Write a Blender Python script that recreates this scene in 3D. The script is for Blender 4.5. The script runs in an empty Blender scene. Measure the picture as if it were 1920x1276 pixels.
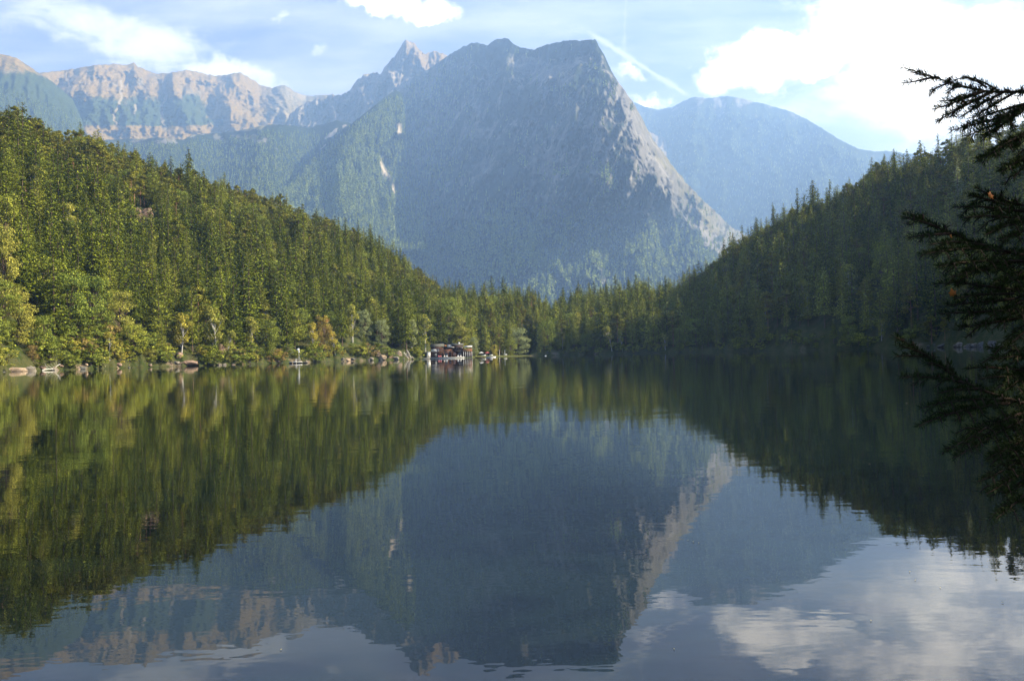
import bpy, math, random
import numpy as np
from mathutils import Vector, Matrix

R = math.radians
scene = bpy.context.scene
col = scene.collection

# ------------------------------------------------------------------ camera
FP, CX, CY = 1600.0, 960.0, 638.0          # focal length and centre in photo pixels
CAMH = 1.4                                  # eye height above the lake
ROLL, PITCH = R(1.40), math.atan(25.0 / FP)
cam_d = bpy.data.cameras.new('camera'); cam = bpy.data.objects.new('camera', cam_d); col.objects.link(cam)
cam_d.sensor_width = 36.0; cam_d.lens = 36.0 * FP / 1920.0
cam_d.clip_start = 0.05; cam_d.clip_end = 60000.0
_f = Vector((0, math.cos(PITCH), math.sin(PITCH)))
_r0 = Vector((1, 0, 0)); _u0 = _r0.cross(_f)
_r = _r0 * math.cos(ROLL) - _u0 * math.sin(ROLL)
_u = _u0 * math.cos(ROLL) + _r0 * math.sin(ROLL)
m = Matrix((( _r.x, _u.x, -_f.x, 0), (_r.y, _u.y, -_f.y, 0), (_r.z, _u.z, -_f.z, CAMH), (0, 0, 0, 1)))
cam.matrix_world = m
scene.camera = cam
F_, R_, U_ = np.array(_f), np.array(_r), np.array(_u)

# ------------------------------------------------------------------ sun, exposure
SUN_AZ, SUN_EL = R(88), R(35)
sl = bpy.data.lights.new('sun', 'SUN'); sl.energy = 5.0; sl.angle = R(0.53); sl.color = (1.0, 0.93, 0.74)
so = bpy.data.objects.new('sun', sl); col.objects.link(so)
sdir = Vector((math.sin(SUN_AZ) * math.cos(SUN_EL), math.cos(SUN_AZ) * math.cos(SUN_EL), math.sin(SUN_EL)))
so.rotation_euler = sdir.to_track_quat('Z', 'Y').to_euler(); so.location = (50, 20, 80)
vs = scene.view_settings
vs.view_transform = 'Standard'; vs.look = 'None'; vs.gamma = 1.0; vs.use_curve_mapping = False; vs.exposure = 1.75
SKY = 0.05

# ------------------------------------------------------------------ node helper
class NT:
    def __init__(s, tree):
        s.t = tree; s.n = tree.nodes; s.l = tree.links
    def new(s, typ, **kw):
        nd = s.n.new(typ)
        for k, v in kw.items():
            setattr(nd, k, v)
        return nd
    def put(s, nd, key, v):
        if v is None: return
        if hasattr(v, 'is_linked') or isinstance(v, bpy.types.NodeSocket): s.l.new(v, nd.inputs[key])
        else: nd.inputs[key].default_value = v
    def math(s, op, a, b=None, c=None, clamp=False):
        nd = s.new('ShaderNodeMath', operation=op, use_clamp=clamp)
        s.put(nd, 0, a); s.put(nd, 1, b); s.put(nd, 2, c); return nd.outputs[0]
    def vmath(s, op, a, b=None, out=0):
        nd = s.new('ShaderNodeVectorMath', operation=op)
        s.put(nd, 0, a); s.put(nd, 1, b); return nd.outputs[out]
    def rng(s, v, a, b, c=0.0, d=1.0, smooth=True):
        nd = s.new('ShaderNodeMapRange', interpolation_type='SMOOTHSTEP' if smooth else 'LINEAR', clamp=True)
        s.put(nd, 0, v); s.put(nd, 1, a); s.put(nd, 2, b); s.put(nd, 3, c); s.put(nd, 4, d); return nd.outputs[0]
    def mix(s, f, a, b, typ='MIX'):
        nd = s.new('ShaderNodeMix', data_type='RGBA', blend_type=typ)
        s.put(nd, 0, f)
        for k, v in ((6, a), (7, b)):
            if isinstance(v, tuple) and len(v) == 3: v = (*v, 1.0)
            s.put(nd, k, v)
        return nd.outputs[2]
    def noise(s, vec, scale, detail=4, rough=0.55, dist=0.0, out=0):
        nd = s.new('ShaderNodeTexNoise')
        if vec is not None: s.l.new(vec, nd.inputs['Vector'])
        nd.inputs['Scale'].default_value = scale; nd.inputs['Detail'].default_value = detail
        nd.inputs['Roughness'].default_value = rough; nd.inputs['Distortion'].default_value = dist
        return nd.outputs[out]
    def mapping(s, vec, scale=(1, 1, 1), loc=(0, 0, 0), rot=(0, 0, 0)):
        nd = s.new('ShaderNodeMapping'); s.l.new(vec, nd.inputs[0])
        nd.inputs['Scale'].default_value = scale; nd.inputs['Location'].default_value = loc; nd.inputs['Rotation'].default_value = rot
        return nd.outputs[0]

def material(name, rough=0.9, spec=0.1):
    mt = bpy.data.materials.new(name); mt.use_nodes = True
    t = NT(mt.node_tree); b = mt.node_tree.nodes['Principled BSDF']
    b.inputs['Roughness'].default_value = rough; b.inputs['Specular IOR Level'].default_value = spec
    return mt, t, b

# ------------------------------------------------------------------ sky with clouds and contrails
world = bpy.data.worlds.new('World'); scene.world = world; world.use_nodes = True
t = NT(world.node_tree); t.n.clear()
sky = t.new('ShaderNodeTexSky', sky_type='NISHITA'); sky.sun_disc = False
sky.sun_elevation = SUN_EL; sky.sun_rotation = SUN_AZ; sky.altitude = 900; sky.air_density = 1.0; sky.dust_density = 0.8; sky.ozone_density = 1.0
tc = t.new('ShaderNodeTexCoord'); D = tc.outputs['Generated']
sep = t.new('ShaderNodeSeparateXYZ'); t.l.new(D, sep.inputs[0])
fy = t.math('MAXIMUM', sep.outputs[1], 0.02)
gx = t.math('DIVIDE', sep.outputs[0], fy); gz = t.math('DIVIDE', sep.outputs[2], fy)
cb = t.new('ShaderNodeCombineXYZ'); t.put(cb, 0, gx); t.put(cb, 1, gz)
G = cb.outputs[0]
wob = t.noise(D, 9.0, 6, 0.62, out=1)
wv = t.vmath('SUBTRACT', wob, (0.5, 0.5, 0.5))
nd = t.new('ShaderNodeVectorMath', operation='SCALE'); t.l.new(wv, nd.inputs[0]); nd.inputs['Scale'].default_value = 0.14
GW = t.vmath('ADD', G, nd.outputs[0])
def gpos(px, py):
    x, y = px - CX, CY - py
    v = F_ * FP + R_ * x + U_ * y
    return v[0] / v[1], v[2] / v[1]
def blob(px, py, a, b, ang, w, soft=0.75):
    x, z = gpos(px, py)
    mp = t.new('ShaderNodeMapping', vector_type='TEXTURE'); t.l.new(GW, mp.inputs[0])
    mp.inputs['Location'].default_value = (x, z, 0); mp.inputs['Rotation'].default_value = (0, 0, R(ang))
    mp.inputs['Scale'].default_value = (a / FP, b / FP, 1)
    ln = t.vmath('LENGTH', mp.outputs[0], out=1)
    return t.math('MULTIPLY', t.rng(ln, 1.0, 1.0 - soft), w)
def total(items):
    s = items[0]
    for i in items[1:]: s = t.math('MAXIMUM', s, i)
    return s
thick = total([blob(1480, 95, 190, 75, 8, 1.0, 0.45), blob(1400, 130, 130, 60, 0, 1.0, 0.5), blob(1620, 55, 240, 90, 5, .85, 0.7),
               blob(1800, 130, 330, 190, 0, .9, 0.8), blob(745, 8, 140, 38, -5, 0.95, 0.5), blob(1225, 185, 55, 24, 0, 0.6, 0.9), blob(1195, 130, 45, 16, 0, .6, .9),
               blob(1900, -250, 500, 260, 0, 0.8), blob(1330, -150, 300, 60, 10, 0.8), blob(1000, -260, 260, 40, 0, .5)])
thin = total([blob(230, 60, 270, 90, -12, 0.95, 0.9), blob(420, 135, 200, 42, -22, 0.95, 0.85), blob(90, 20, 160, 50, 8, 0.6, 0.9),
              blob(600, 108, 55, 22, 0, 0.7, 0.9), blob(520, 12, 40, 18, 0, .5, .9), blob(60, 45, 200, 30, 0, .4, .9),
              blob(1560, 190, 240, 90, 0, 0.55, 0.9), blob(600, -160, 500, 110, -5, 0.5, 0.9)])
n1 = t.noise(t.mapping(G, (1.0, 1.9, 1.0)), 8.0, 12, 0.70)
n2 = t.noise(t.mapping(G, (0.8, 2.6, 1.0), rot=(0, 0, 0.25)), 9.0, 9, 0.68, 0.5)
cthick = t.rng(t.math('ADD', t.math('MULTIPLY', thick, 0.62), t.math('SUBTRACT', n1, 0.52)), 0.02, 0.70)
cthin = t.math('MULTIPLY', t.rng(t.math('ADD', t.math('MULTIPLY', thin, 0.62), t.math('SUBTRACT', n2, 0.50)), 0.10, 0.60), 0.85)
veil = t.math('MULTIPLY', t.rng(t.noise(t.mapping(G, (0.6, 3.0, 1.0)), 4.0, 7, 0.6), 0.30, 0.72), 0.62)
# condensation trails: thin bands along great circles
def trail(p, q, wpx, w, soft):
    a = np.array([*gpos(*p), 0])[:2]; b = np.array([*gpos(*q), 0])[:2]
    c = (a + b) / 2; L = np.linalg.norm(b - a) / 2; ang = math.atan2(b[1] - a[1], b[0] - a[0])
    mp = t.new('ShaderNodeMapping', vector_type='TEXTURE'); t.l.new(G, mp.inputs[0])
    mp.inputs['Location'].default_value = (c[0], c[1], 0); mp.inputs['Rotation'].default_value = (0, 0, ang)
    sp = t.new('ShaderNodeSeparateXYZ'); t.l.new(mp.outputs[0], sp.inputs[0])
    m1 = t.rng(t.math('ABSOLUTE', sp.outputs[0]), L * 1.0, L * 0.75)
    wn = t.math('MULTIPLY', t.rng(t.noise(G, 40.0, 4, .6), .3, .7), wpx / FP * 1.6)
    m2 = t.rng(t.math('ABSOLUTE', sp.outputs[1]), wn, 0.0)
    return t.math('MULTIPLY', t.math('MULTIPLY', m1, m2), w)
tr = total([trail((1095, 55), (1300, 185), 8, 0.42, 1), trail((1174, -20), (1168, 160), 6, 0.16, 1)])
lit = t.noise(t.mapping(G, (1, 1.6, 1), loc=(0.02, 0.03, 0)), 11.0, 6, 0.6)
n_sky = t.new('ShaderNodeVectorMath', operation='SCALE'); t.l.new(sky.outputs[0], n_sky.inputs[0]); n_sky.inputs['Scale'].default_value = 1.0
skyc = t.mix(1.0, sky.outputs[0], (0.94, 0.79, 1.02), 'MULTIPLY')
sunv = t.vmath('DOT_PRODUCT', D, tuple(sdir), out=1)
cloudmix_c = t.mix(t.rng(lit, 0.35, 0.62), (10.0, 10.4, 11.6), (27.0, 26.6, 26.0))
bright = t.rng(sunv, 0.2, 0.95, 1.0, 1.7)
nb = t.new('ShaderNodeVectorMath', operation='SCALE'); t.l.new(cloudmix_c, nb.inputs[0]); t.l.new(bright, nb.inputs['Scale'])
c1 = t.mix(veil, skyc, (8.5, 8.6, 10.2))
c2 = t.mix(cthin, c1, (10.8, 11.0, 11.6))
c3 = t.mix(tr, c2, (11, 11.1, 11.5))
c4 = t.mix(cthick, c3, nb.outputs[0])
upm = t.rng(sep.outputs[1], 0.05, 0.3)
c5 = t.mix(upm, skyc, c4)
bg = t.new('ShaderNodeBackground'); bg.inputs['Strength'].default_value = SKY; t.l.new(c5, bg.inputs[0])
wo = t.new('ShaderNodeOutputWorld'); t.l.new(bg.outputs[0], wo.inputs[0])

# ------------------------------------------------------------------ numpy helpers
_rs = np.random.RandomState(5)
_perm = _rs.permutation(512).astype(np.int64); _perm = np.concatenate([_perm, _perm, _perm])
_ga = _rs.rand(512) * 2 * math.pi; _gx, _gy = np.cos(_ga), np.sin(_ga)
def perlin(x, y):
    xi = np.floor(x).astype(np.int64); yi = np.floor(y).astype(np.int64); xf = x - xi; yf = y - yi
    xi &= 511; yi &= 511
    def g(i, j, a, b):
        h = _perm[_perm[i & 511] + (j & 511)] & 511
        return _gx[h] * a + _gy[h] * b
    u = xf ** 3 * (xf * (xf * 6 - 15) + 10); v = yf ** 3 * (yf * (yf * 6 - 15) + 10)
    a = g(xi, yi, xf, yf); b = g(xi + 1, yi, xf - 1, yf); c = g(xi, yi + 1, xf, yf - 1); d = g(xi + 1, yi + 1, xf - 1, yf - 1)
    return (a + (b - a) * u) * (1 - v) + (c + (d - c) * u) * v
def fbm(x, y, o=5, gain=0.5, lac=2.03):
    s = 0; a = 1.0
    for k in range(o):
        s = s + a * perlin(x * lac ** k + 17.3 * k, y * lac ** k - 9.1 * k); a *= gain
    return s
def ridged(x, y, o=5, gain=0.5, lac=2.03):
    s = 0; a = 1.0
    for k in range(o):
        s = s + a * (0.5 - np.abs(perlin(x * lac ** k + 7.7 * k, y * lac ** k + 3.3 * k)) * 1.6); a *= gain
    return s
def pl(px, pts):
    p = np.array(pts, float); return np.interp(px, p[:, 0], p[:, 1])
def az_el(px, py):
    """photo pixel -> azimuth from +Y (towards +X) and tan(elevation)"""
    v = F_[None] * FP + R_[None] * (np.ravel(px) - CX)[:, None] + U_[None] * (CY - np.ravel(py))[:, None]
    return np.arctan2(v[:, 0], v[:, 1]), v[:, 2] / np.hypot(v[:, 0], v[:, 1])
def to_px(P):
    q = P - np.array([0, 0, CAMH]); f = q @ F_
    return CX + FP * (q @ R_) / f, CY - FP * (q @ U_) / f

def mesh_np(name, V, faces, mats, smooth=False, mat_idx=None, parent=None, link=True, attrs=None):
    me = bpy.data.meshes.new(name)
    V = np.asarray(V, np.float32); faces = np.asarray(faces, np.int32); k = faces.shape[1]
    me.vertices.add(len(V)); me.vertices.foreach_set('co', V.ravel())
    me.loops.add(faces.size); me.loops.foreach_set('vertex_index', faces.ravel())
    me.polygons.add(len(faces)); me.polygons.foreach_set('loop_start', np.arange(0, faces.size, k, dtype=np.int32))
    if mat_idx is not None: me.polygons.foreach_set('material_index', np.asarray(mat_idx, np.int32))
    if smooth: me.polygons.foreach_set('use_smooth', np.ones(len(faces), bool))
    for a, vals in (attrs or {}).items():
        at = me.attributes.new(a, 'FLOAT', 'POINT'); at.data.foreach_set('value', np.asarray(vals, np.float32))
    for mt in (mats if isinstance(mats, (list, tuple)) else [mats]): me.materials.append(mt)
    me.update(calc_edges=True); me.validate()
    o = bpy.data.objects.new(name, me)
    if link: col.objects.link(o)
    if parent: o.parent = parent
    return o
def grid_faces(nr, nc, wrap=False):
    i = np.arange(nr - 1)[:, None]; j = np.arange(nc - 1 + (1 if wrap else 0))[None]
    a = i * nc + j; b = i * nc + (j + 1) % nc; c = (i + 1) * nc + (j + 1) % nc; d = (i + 1) * nc + j
    return np.stack([a, b, c, d], -1).reshape(-1, 4)
def tag(o, label=None, cat=None, group=None, kind=None):
    if label: o['label'] = label
    if cat: o['category'] = cat
    if group: o['group'] = group
    if kind: o['kind'] = kind
    return o
def empty(name, loc, rz=0):
    o = bpy.data.objects.new(name, None); col.objects.link(o); o.location = loc; o.rotation_euler = (0, 0, rz); o.empty_display_size = 0.5
    return o

# ------------------------------------------------------------------ mountains
def rock_material(name, rock_a, rock_b, veg_c, grass_c, scree_c, sc=1.0):
    mt, t, b = material(name, 0.95, 0.05)
    P = t.new('ShaderNodeNewGeometry').outputs['Position']
    big = t.noise(P, 0.004 * sc, 6, 0.6); fine = t.noise(t.mapping(P, (1, 1, 0.45)), 0.035 * sc, 8, 0.68)
    streak = t.noise(t.mapping(P, (1, 1, 0.22), rot=(0.1, 0.25, 0)), 0.014 * sc, 6, 0.66)
    c = t.mix(t.rng(fine, 0.32, 0.68), rock_a, rock_b)
    c = t.mix(t.rng(streak, 0.50, 0.62), c, tuple(min(1, x * 1.25) for x in rock_b))
    A = lambda n: t.new('ShaderNodeAttribute', attribute_name=n).outputs['Fac']
    jag = t.math('MULTIPLY', t.math('SUBTRACT', fine, 0.5), 1.8); jag2 = t.math('MULTIPLY', t.math('SUBTRACT', big, 0.5), 1.2)
    def m(a): return t.rng(t.math('ADD', t.math('ADD', A(a), jag), jag2), 0.40, 0.60)
    c = t.mix(m('grass'), c, t.mix(t.rng(t.noise(P, 0.02 * sc, 5, .6), .4, .6), grass_c, tuple(x * 0.65 for x in grass_c)))
    c = t.mix(m('veg'), c, t.mix(t.rng(t.noise(P, 0.08 * sc, 4, .6), .4, .6), veg_c, tuple(x * 0.45 for x in veg_c)))
    c = t.mix(t.rng(t.math('ADD', A('scree'), t.math('MULTIPLY', jag, .5)), .4, .6), c, scree_c)
    t.l.new(c, b.inputs['Base Color'])
    bp = t.new('ShaderNodeBump'); bp.inputs['Strength'].default_value = 0.6; bp.inputs['Distance'].default_value = 10.0 / sc
    t.l.new(fine, bp.inputs['Height']); t.l.new(bp.outputs[0], b.inputs['Normal'])
    return mt
FOREST_PTS = []      # (x, y, z, size) of far trees
def mountain(name, sil, u0, u1, du, ybot, rows, Rb, Rt, mat, off=None, relief=(60, .012, .004), cover=None, p=1.0, jag=2.0, trees=None, seed=0, km=2.0):
    us = np.arange(u0, u1 + .1, du)
    yt = pl(us, sil) + fbm(us * 0.11 + seed, us * 0 + seed, 5, 0.62) * jag
    yb = pl(us, ybot) if isinstance(ybot, list) else np.full(us.shape, float(ybot))
    yt = np.minimum(yt, yb - 2)
    v = np.linspace(0, 1, rows)[:, None]
    py = yb + (yt - yb) * v; px = np.broadcast_to(us, py.shape)
    rt = pl(us, Rt) if isinstance(Rt, list) else Rt
    amp, fx, fyq = relief; amp *= km; Rb = Rb * km; rt = rt * km
    nz = ridged(px * fx + seed + py * fx * .15, py * fyq + seed * 3, 7, 0.56) + 0.25 * fbm(px * fx * 5, py * fx * 3.5 + seed, 4, .6)
    Rr = Rb + (rt - Rb) * v ** p - amp * nz * np.clip((1 - v) * 6 + .35, 0, 1)
    if off is not None: Rr = Rr + off(px, py) * km
    az, te = az_el(px, py)
    rr = Rr.ravel(); X = rr * np.sin(az); Y = rr * np.cos(az); Z = CAMH + rr * te
    V = np.stack([X, Y, Z], 1)
    # the back of the mountain, falling away behind the crest
    nc = len(us); top = V[-nc:]; zt = top[:, 2]
    dirs = top[:, :2] / np.linalg.norm(top[:, :2], axis=1)[:, None]
    back = []
    for k, (dd, hz) in enumerate(((40, 0.985), (200, .88), (500, .6), (900, .2))):
        q = top.copy(); q[:, :2] += dirs * dd; q[:, 2] = zt * hz + fbm(us * .02, us * 0 + k, 3) * dd * .1; back.append(q)
    V = np.concatenate([V] + back)
    N = (rows + 4) * nc; attrs = {}
    cv = cover(px, py, v) if cover else {}
    for a in ('veg', 'grass', 'scree'):
        arr = np.zeros((rows + 4, nc)); 
        if a in cv: arr[:rows] = cv[a]; arr[rows:] = arr[rows - 1]
        attrs[a] = arr.ravel()
    o = mesh_np(name, V, grid_faces(rows + 4, nc), mat, smooth=True, attrs=attrs); tag(o, kind='structure')
    if trees:
        n, dens, size = trees
        rs = np.random.RandomState(seed + 3)
        j = rs.randint(0, nc - 1, n * 3); i = (rs.rand(n * 3)) * (rows - 2) * (1 - 9.0 / np.maximum(yb - yt, 20)[j])
        # even spread over the picture area of the slope
        keep = rs.rand(n * 3) < ((yb - yt)[j] / (yb - yt).max())
        j, i = j[keep], i[keep]; ii = i.astype(int); fr = i - ii
        A_ = V[ii * nc + j]; B_ = V[(ii + 1) * nc + j]; C_ = V[ii * nc + j + 1]; fu = rs.rand(len(j))
        P = A_ + (B_ - A_) * fr[:, None] + (C_ - A_) * fu[:, None]
        X, Y = to_px(P)
        ok = rs.rand(len(P)) < dens(X, Y)
        P = P[ok][:n]
        FOREST_PTS.append(np.column_stack([P, size * (0.65 + 0.7 * rs.rand(len(P))) * km * .72]))
    return o
def sstep(x, a, b):
    q = np.clip((x - a) / (b - a), 0, 1); return q * q * (3 - 2 * q)

ROCK = rock_material('alpine_rock', (0.08, 0.07, 0.045), (0.175, 0.145, 0.09), (0.045, 0.065, 0.022), (0.205, 0.14, 0.040), (0.22, 0.18, 0.115))
PEAK = rock_material('peak_rock', (0.075, 0.066, 0.055), (0.21, 0.18, 0.145), (0.030, 0.045, 0.018), (0.20, 0.14, 0.06), (0.30, 0.26, 0.20))
WALL = rock_material('cliff_rock', (0.085, 0.08, 0.072), (0.17, 0.155, 0.135), (0.018, 0.030, 0.014), (0.17, 0.15, 0.07), (0.36, 0.31, 0.26))  # very dark vegetation tone stands in for shade between far trees

# C: long alpine range on the left
silC = [(-700, 240), (-300, 190), (0, 160), (80, 136), (120, 132), (180, 122), (215, 120), (240, 122), (250, 117), (258, 124), (275, 132), (292, 138), (320, 137), (350, 131), (375, 136), (400, 142),
        (430, 140), (440, 136), (452, 137), (465, 144), (490, 160), (510, 165), (525, 160), (535, 160), (548, 168), (560, 176), (580, 180), (600, 178), (615, 178), (640, 183), (700, 190), (800, 200), (1000, 210)]
def coverC(px, py, v):
    s = fbm(px * .02, py * .02 + 4, 4)
    gul = np.zeros_like(px)
    for pts, w in (([(225, 150), (228, 190), (212, 215), (226, 250)], 3.0), ([(300, 150), (312, 175), (305, 205), (307, 245)], 3.4), ([(252, 195), (250, 215)], 2.5),
                   ([(130, 180), (122, 200), (135, 230)], 3.0), ([(196, 150), (228, 168)], 2), ([(410, 190), (400, 222)], 3), ([(520, 200), (560, 235), (575, 250)], 5), ([(600, 215), (565, 228), (640, 238)], 5)):
        a = np.array(pts, float); gy = np.interp(py, a[:, 1], a[:, 0]) + fbm(py * .06, py * 0 + w, 3) * 7
        inside = (py > a[:, 1].min()) & (py < a[:, 1].max())
        gul = np.maximum(gul, inside * np.clip(1.3 - np.abs(px - gy) / w, 0, 1))
    veg = sstep(py, 165, 200) * (1 - sstep(py, 232, 240)) * (1 - sstep(px, 350, 440)) * 0.85 + 0.7 * sstep(s, .2, .5) * sstep(py, 170, 190) * (1 - sstep(py, 232, 240)) * (px < 420)
    veg = veg * (1 - sstep(px, 60, 140) * (1 - sstep(px, 140, 200)) * .5 * (1 - sstep(py, 190, 200)))
    grass = 0.75 * (1 - sstep(px, 470, 560)) + 0.0 * px
    grass = np.maximum(grass, sstep(py, 232, 240)); grass = grass * (1 - .4 * sstep(s, .1, .5) * (py < 225))
    scree = np.maximum(gul, 0.6 * sstep(px, 500, 560) * sstep(s, -.2, .4))
    return dict(veg=veg, grass=grass, scree=scree)
mountain('alpine_mountain_range', silC, -700, 1000, 2.5, 300, 130, 5200, 6900, ROCK, off=lambda x, y: 2.3 * (x - 300) + 120 * np.sin(x * .055 + 1.2 * np.sin(x * .013)) * (1 - sstep(y, 215, 240)), relief=(330, .013, .010), cover=coverC, jag=2.2, seed=1, km=1.2)
# D: dark slope at the far left
silD = [(-800, 40), (-300, 60), (-100, 88), (0, 101), (30, 108), (60, 128), (100, 155), (120, 172), (136, 186), (160, 240), (200, 300), (230, 340)]
mountain('wooded_mountain_flank', silD, -800, 228, 3, 345, 70, 3600, 4900, ROCK, off=lambda x, y: 0.8 * (x - 0), relief=(110, .02, .012),
         cover=lambda x, y, v: dict(veg=sstep(y - 0.1 * x, 120, 150) * .95 + .15, grass=.55 * (1 - sstep(y, 140, 170)), scree=0.25 * sstep(fbm(x * .05, y * .05, 4), .2, .6) * (y < 180)), jag=2.0,
         trees=(7000, lambda x, y: sstep(y - .35 * x, 150, 185) * 0.9 * (x > -80), 22), seed=2, km=1.28)
# B2: pointed rocky peak behind the big block
silB2 = [(440, 300), (560, 200), (590, 185), (612, 178), (640, 178), (655, 170), (668, 152), (682, 140), (700, 136), (713, 138), (722, 126), (735, 110), (748, 94), (755, 80), (763, 75), (770, 77), (780, 86), (792, 98),
         (800, 101), (812, 96), (822, 97), (838, 104), (860, 130), (1000, 160), (1250, 260)]
def coverB2(px, py, v):
    return dict(veg=.25 + 0 * px, grass=.55 * sstep(px - py * .4, 690, 730) + .25 * sstep(fbm(px * .04, py * .04, 3), 0, .4), scree=.5 * sstep(py, 195, 225) * sstep(fbm(px * .03, py * .05, 3), -.2, .3))
mountain('pointed_rock_peak', silB2, 440, 1250, 2, 330, 100, 3900, 4900, PEAK, off=lambda x, y: -1.3 * np.maximum(0, 762 - x) * -1 * 1.0 + np.where(x > 762, 3.2 * (x - 762), 0), relief=(300, .03, .012), cover=coverB2, jag=4.5, seed=5, km=1.55)
# A: hazy wooded mountain on the right
silA = [(900, 200), (1100, 195), (1190, 192), (1215, 202), (1235, 206), (1262, 200), (1280, 190), (1300, 182), (1330, 184), (1365, 180), (1400, 187), (1440, 197), (1480, 208), (1510, 222), (1540, 240),
        (1580, 265), (1610, 279), (1640, 284), (1665, 283), (1700, 288), (1800, 292), (2000, 280), (2600, 260)]
mountain('hazy_wooded_mountain', silA, 900, 2600, 3, 470, 90, 4600, 6300, WALL, off=lambda x, y: -2.2 * (x - 1400) + 240 * np.sin((x + .5 * y) * .021), relief=(330, .012, .009),
         cover=lambda x, y, v: dict(veg=.85 - .6 * sstep(260 - y, 20, 70) * sstep(fbm(x * .03, y * .03, 3), -.1, .3), grass=.25 + 0 * x, scree=.0 * x), jag=1.8,
         trees=(10000, lambda x, y: 0.6 * sstep(y - 180 + 25 * fbm(x * .02, y * .02, 3), 5, 50) * (x < 1800), 21), seed=7, km=1.65)
# E: wooded lower slopes in the left middle
silE = [(100, 285), (200, 262), (300, 258), (345, 262), (360, 252), (400, 250), (440, 247), (470, 240), (500, 234), (540, 234), (575, 240), (600, 234), (630, 226), (655, 230), (700, 260), (800, 300)]
def coverE(px, py, v):
    a = sstep(fbm(px * .02 + 3, py * .05, 3), .05, .25) * (1 - sstep(py, 255, 275)) * (px < 500)
    gl = np.interp(py, [230, 260, 300, 330, 360], [650, 612, 590, 600, 560]); g2 = np.clip(1.2 - np.abs(px - gl) / 12, 0, 1) * sstep(fbm(px * .05, py * .05, 3), -.3, .2)
    return dict(veg=.85 - a, grass=np.maximum(a, g2), scree=.8 * g2)
mountain('wooded_lower_slope', silE, 100, 800, 3, 470, 90, 2700, 4600, WALL, off=lambda x, y: 0.9 * (x - 400) + 160 * np.sin(x * .035), relief=(90, .015, .008), cover=coverE, jag=2.0,
         trees=(11000, lambda x, y: 0.97 * sstep(y, 240, 262) * (1 - .8 * (np.abs(x - np.interp(y, [230, 260, 300, 330, 360], [650, 612, 590, 600, 560])) < 9)) * (1 - .9 * (fbm(x * .02 + 3, y * .05, 3) > .15) * (y < 268) * (x < 500)), 25), seed=9, km=1.22)
# B1: the great dark block with its steep right edge
silB1 = [(600, 330), (640, 245), (700, 198), (740, 165), (765, 150), (790, 138), (815, 122), (838, 106), (852, 97), (868, 88), (885, 80), (900, 82), (915, 84), (928, 75), (943, 71), (955, 75), (968, 86), (985, 91), (1000, 93),
         (1020, 86), (1045, 79), (1060, 76), (1090, 76), (1116, 74), (1120, 80), (1126, 92), (1136, 110), (1149, 138), (1160, 155), (1172, 170), (1182, 186), (1191, 198), (1200, 215), (1211, 236), (1225, 262), (1242, 285), (1262, 312),
         (1285, 340), (1310, 368), (1335, 390), (1370, 425), (1420, 450), (1500, 480), (1700, 520)]
def edgeB1(y): return np.interp(y, [70, 92, 140, 180, 240, 300, 400, 470, 560], [1110, 1118, 1142, 1160, 1178, 1205, 1275, 1335, 1400])
def coverB1(px, py, v):
    s = fbm(px * .012, py * .012 + 2, 4)
    e = edgeB1(py); rock_r = sstep(px - e + 26 * fbm(px * .05, py * .05, 4), -10, 8) * sstep(py, 150, 200) * .9 * (1 - .75 * sstep(fbm(px * .035, py * .03 + 5, 4), .0, .35))  # bare rock strip; its paler tone also stands in for sun
    xs = px + (py - 250) * .42
    veg = .58 + .55 * s - .75 * sstep(ridged(xs * .03, py * .008 + 2, 4), .45, .95) * sstep(py, 130, 170) * (1 - .6 * sstep(py, 380, 440)) + .5 * (1 - sstep(py, 90, 120)) - 1.1 * rock_r + .4 * sstep(py, 380, 480)
    sc = np.zeros_like(px)
    for pts in ([(856, 415), (850, 470)], [(930, 265), (905, 320)], [(985, 215), (950, 300)]):
        a = np.array(pts, float); gxx = np.interp(py, a[:, 1], a[:, 0]); sc = np.maximum(sc, ((py > a[0, 1]) & (py < a[1, 1])) * np.clip(1.1 - np.abs(px - gxx) / 3.2, 0, 1) * (.9 if pts[0][0] == 856 else .5))
    return dict(veg=veg, grass=.25 * (py < 110) + .45 * sstep(px - e, 0, 30), scree=np.maximum(sc, .28 * rock_r))
def offB1(x, y):
    xs = x + (y - 250) * .42
    rib = 75 * ridged(xs * .017 + 4, y * .003, 3) * sstep(y, 120, 180) + 38 * ridged(xs * .05, y * .012 + 2, 4)
    e = edgeB1(y); w = 1 - sstep(y, 440, 520)
    right = np.maximum(0, x - e) * 4.2 * w; left = -2.0 * np.clip(x - 760, 0, 420) * (1 - .65 * sstep(y, 330, 440))
    gul = 150 * np.exp(-((x - np.interp(y, [330, 420, 540], [775, 815, 845])) / 22.0) ** 2) * sstep(y, 300, 380)
    butt = -170 * np.exp(-((x - np.interp(y, [300, 560], [1010, 960])) / 80.0) ** 2) * sstep(y, 330, 460)
    return right + left + gul + butt - rib
mountain('great_mountain_block', silB1, 600, 1700, 2, 640, 210, 1900, [(600, 3600), (840, 3500), (1000, 3250), (1200, 3050), (1700, 3000)], WALL, off=offB1, relief=(200, .010, .0055), cover=coverB1, p=.92, jag=3.3,
         trees=(18000, lambda x, y: np.clip(.9 * sstep(y - 90 * fbm(x * .012 + 9, y * .01, 3), 365, 430) * (1 - .6 * sstep(x, 1150, 1260)) * (1 - .7 * sstep(y, 480, 520)) + .16 * sstep(fbm(x * .02, y * .02 + 7, 4), .15, .5) + .4 * (1 - sstep(x, 800, 900)) + .01, 0, 1) * (1 - .7 * (x > edgeB1(y) - 6) * (y > 130) * (fbm(x * .05, y * .04, 3) < .12)) , 23), seed=11)
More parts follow.
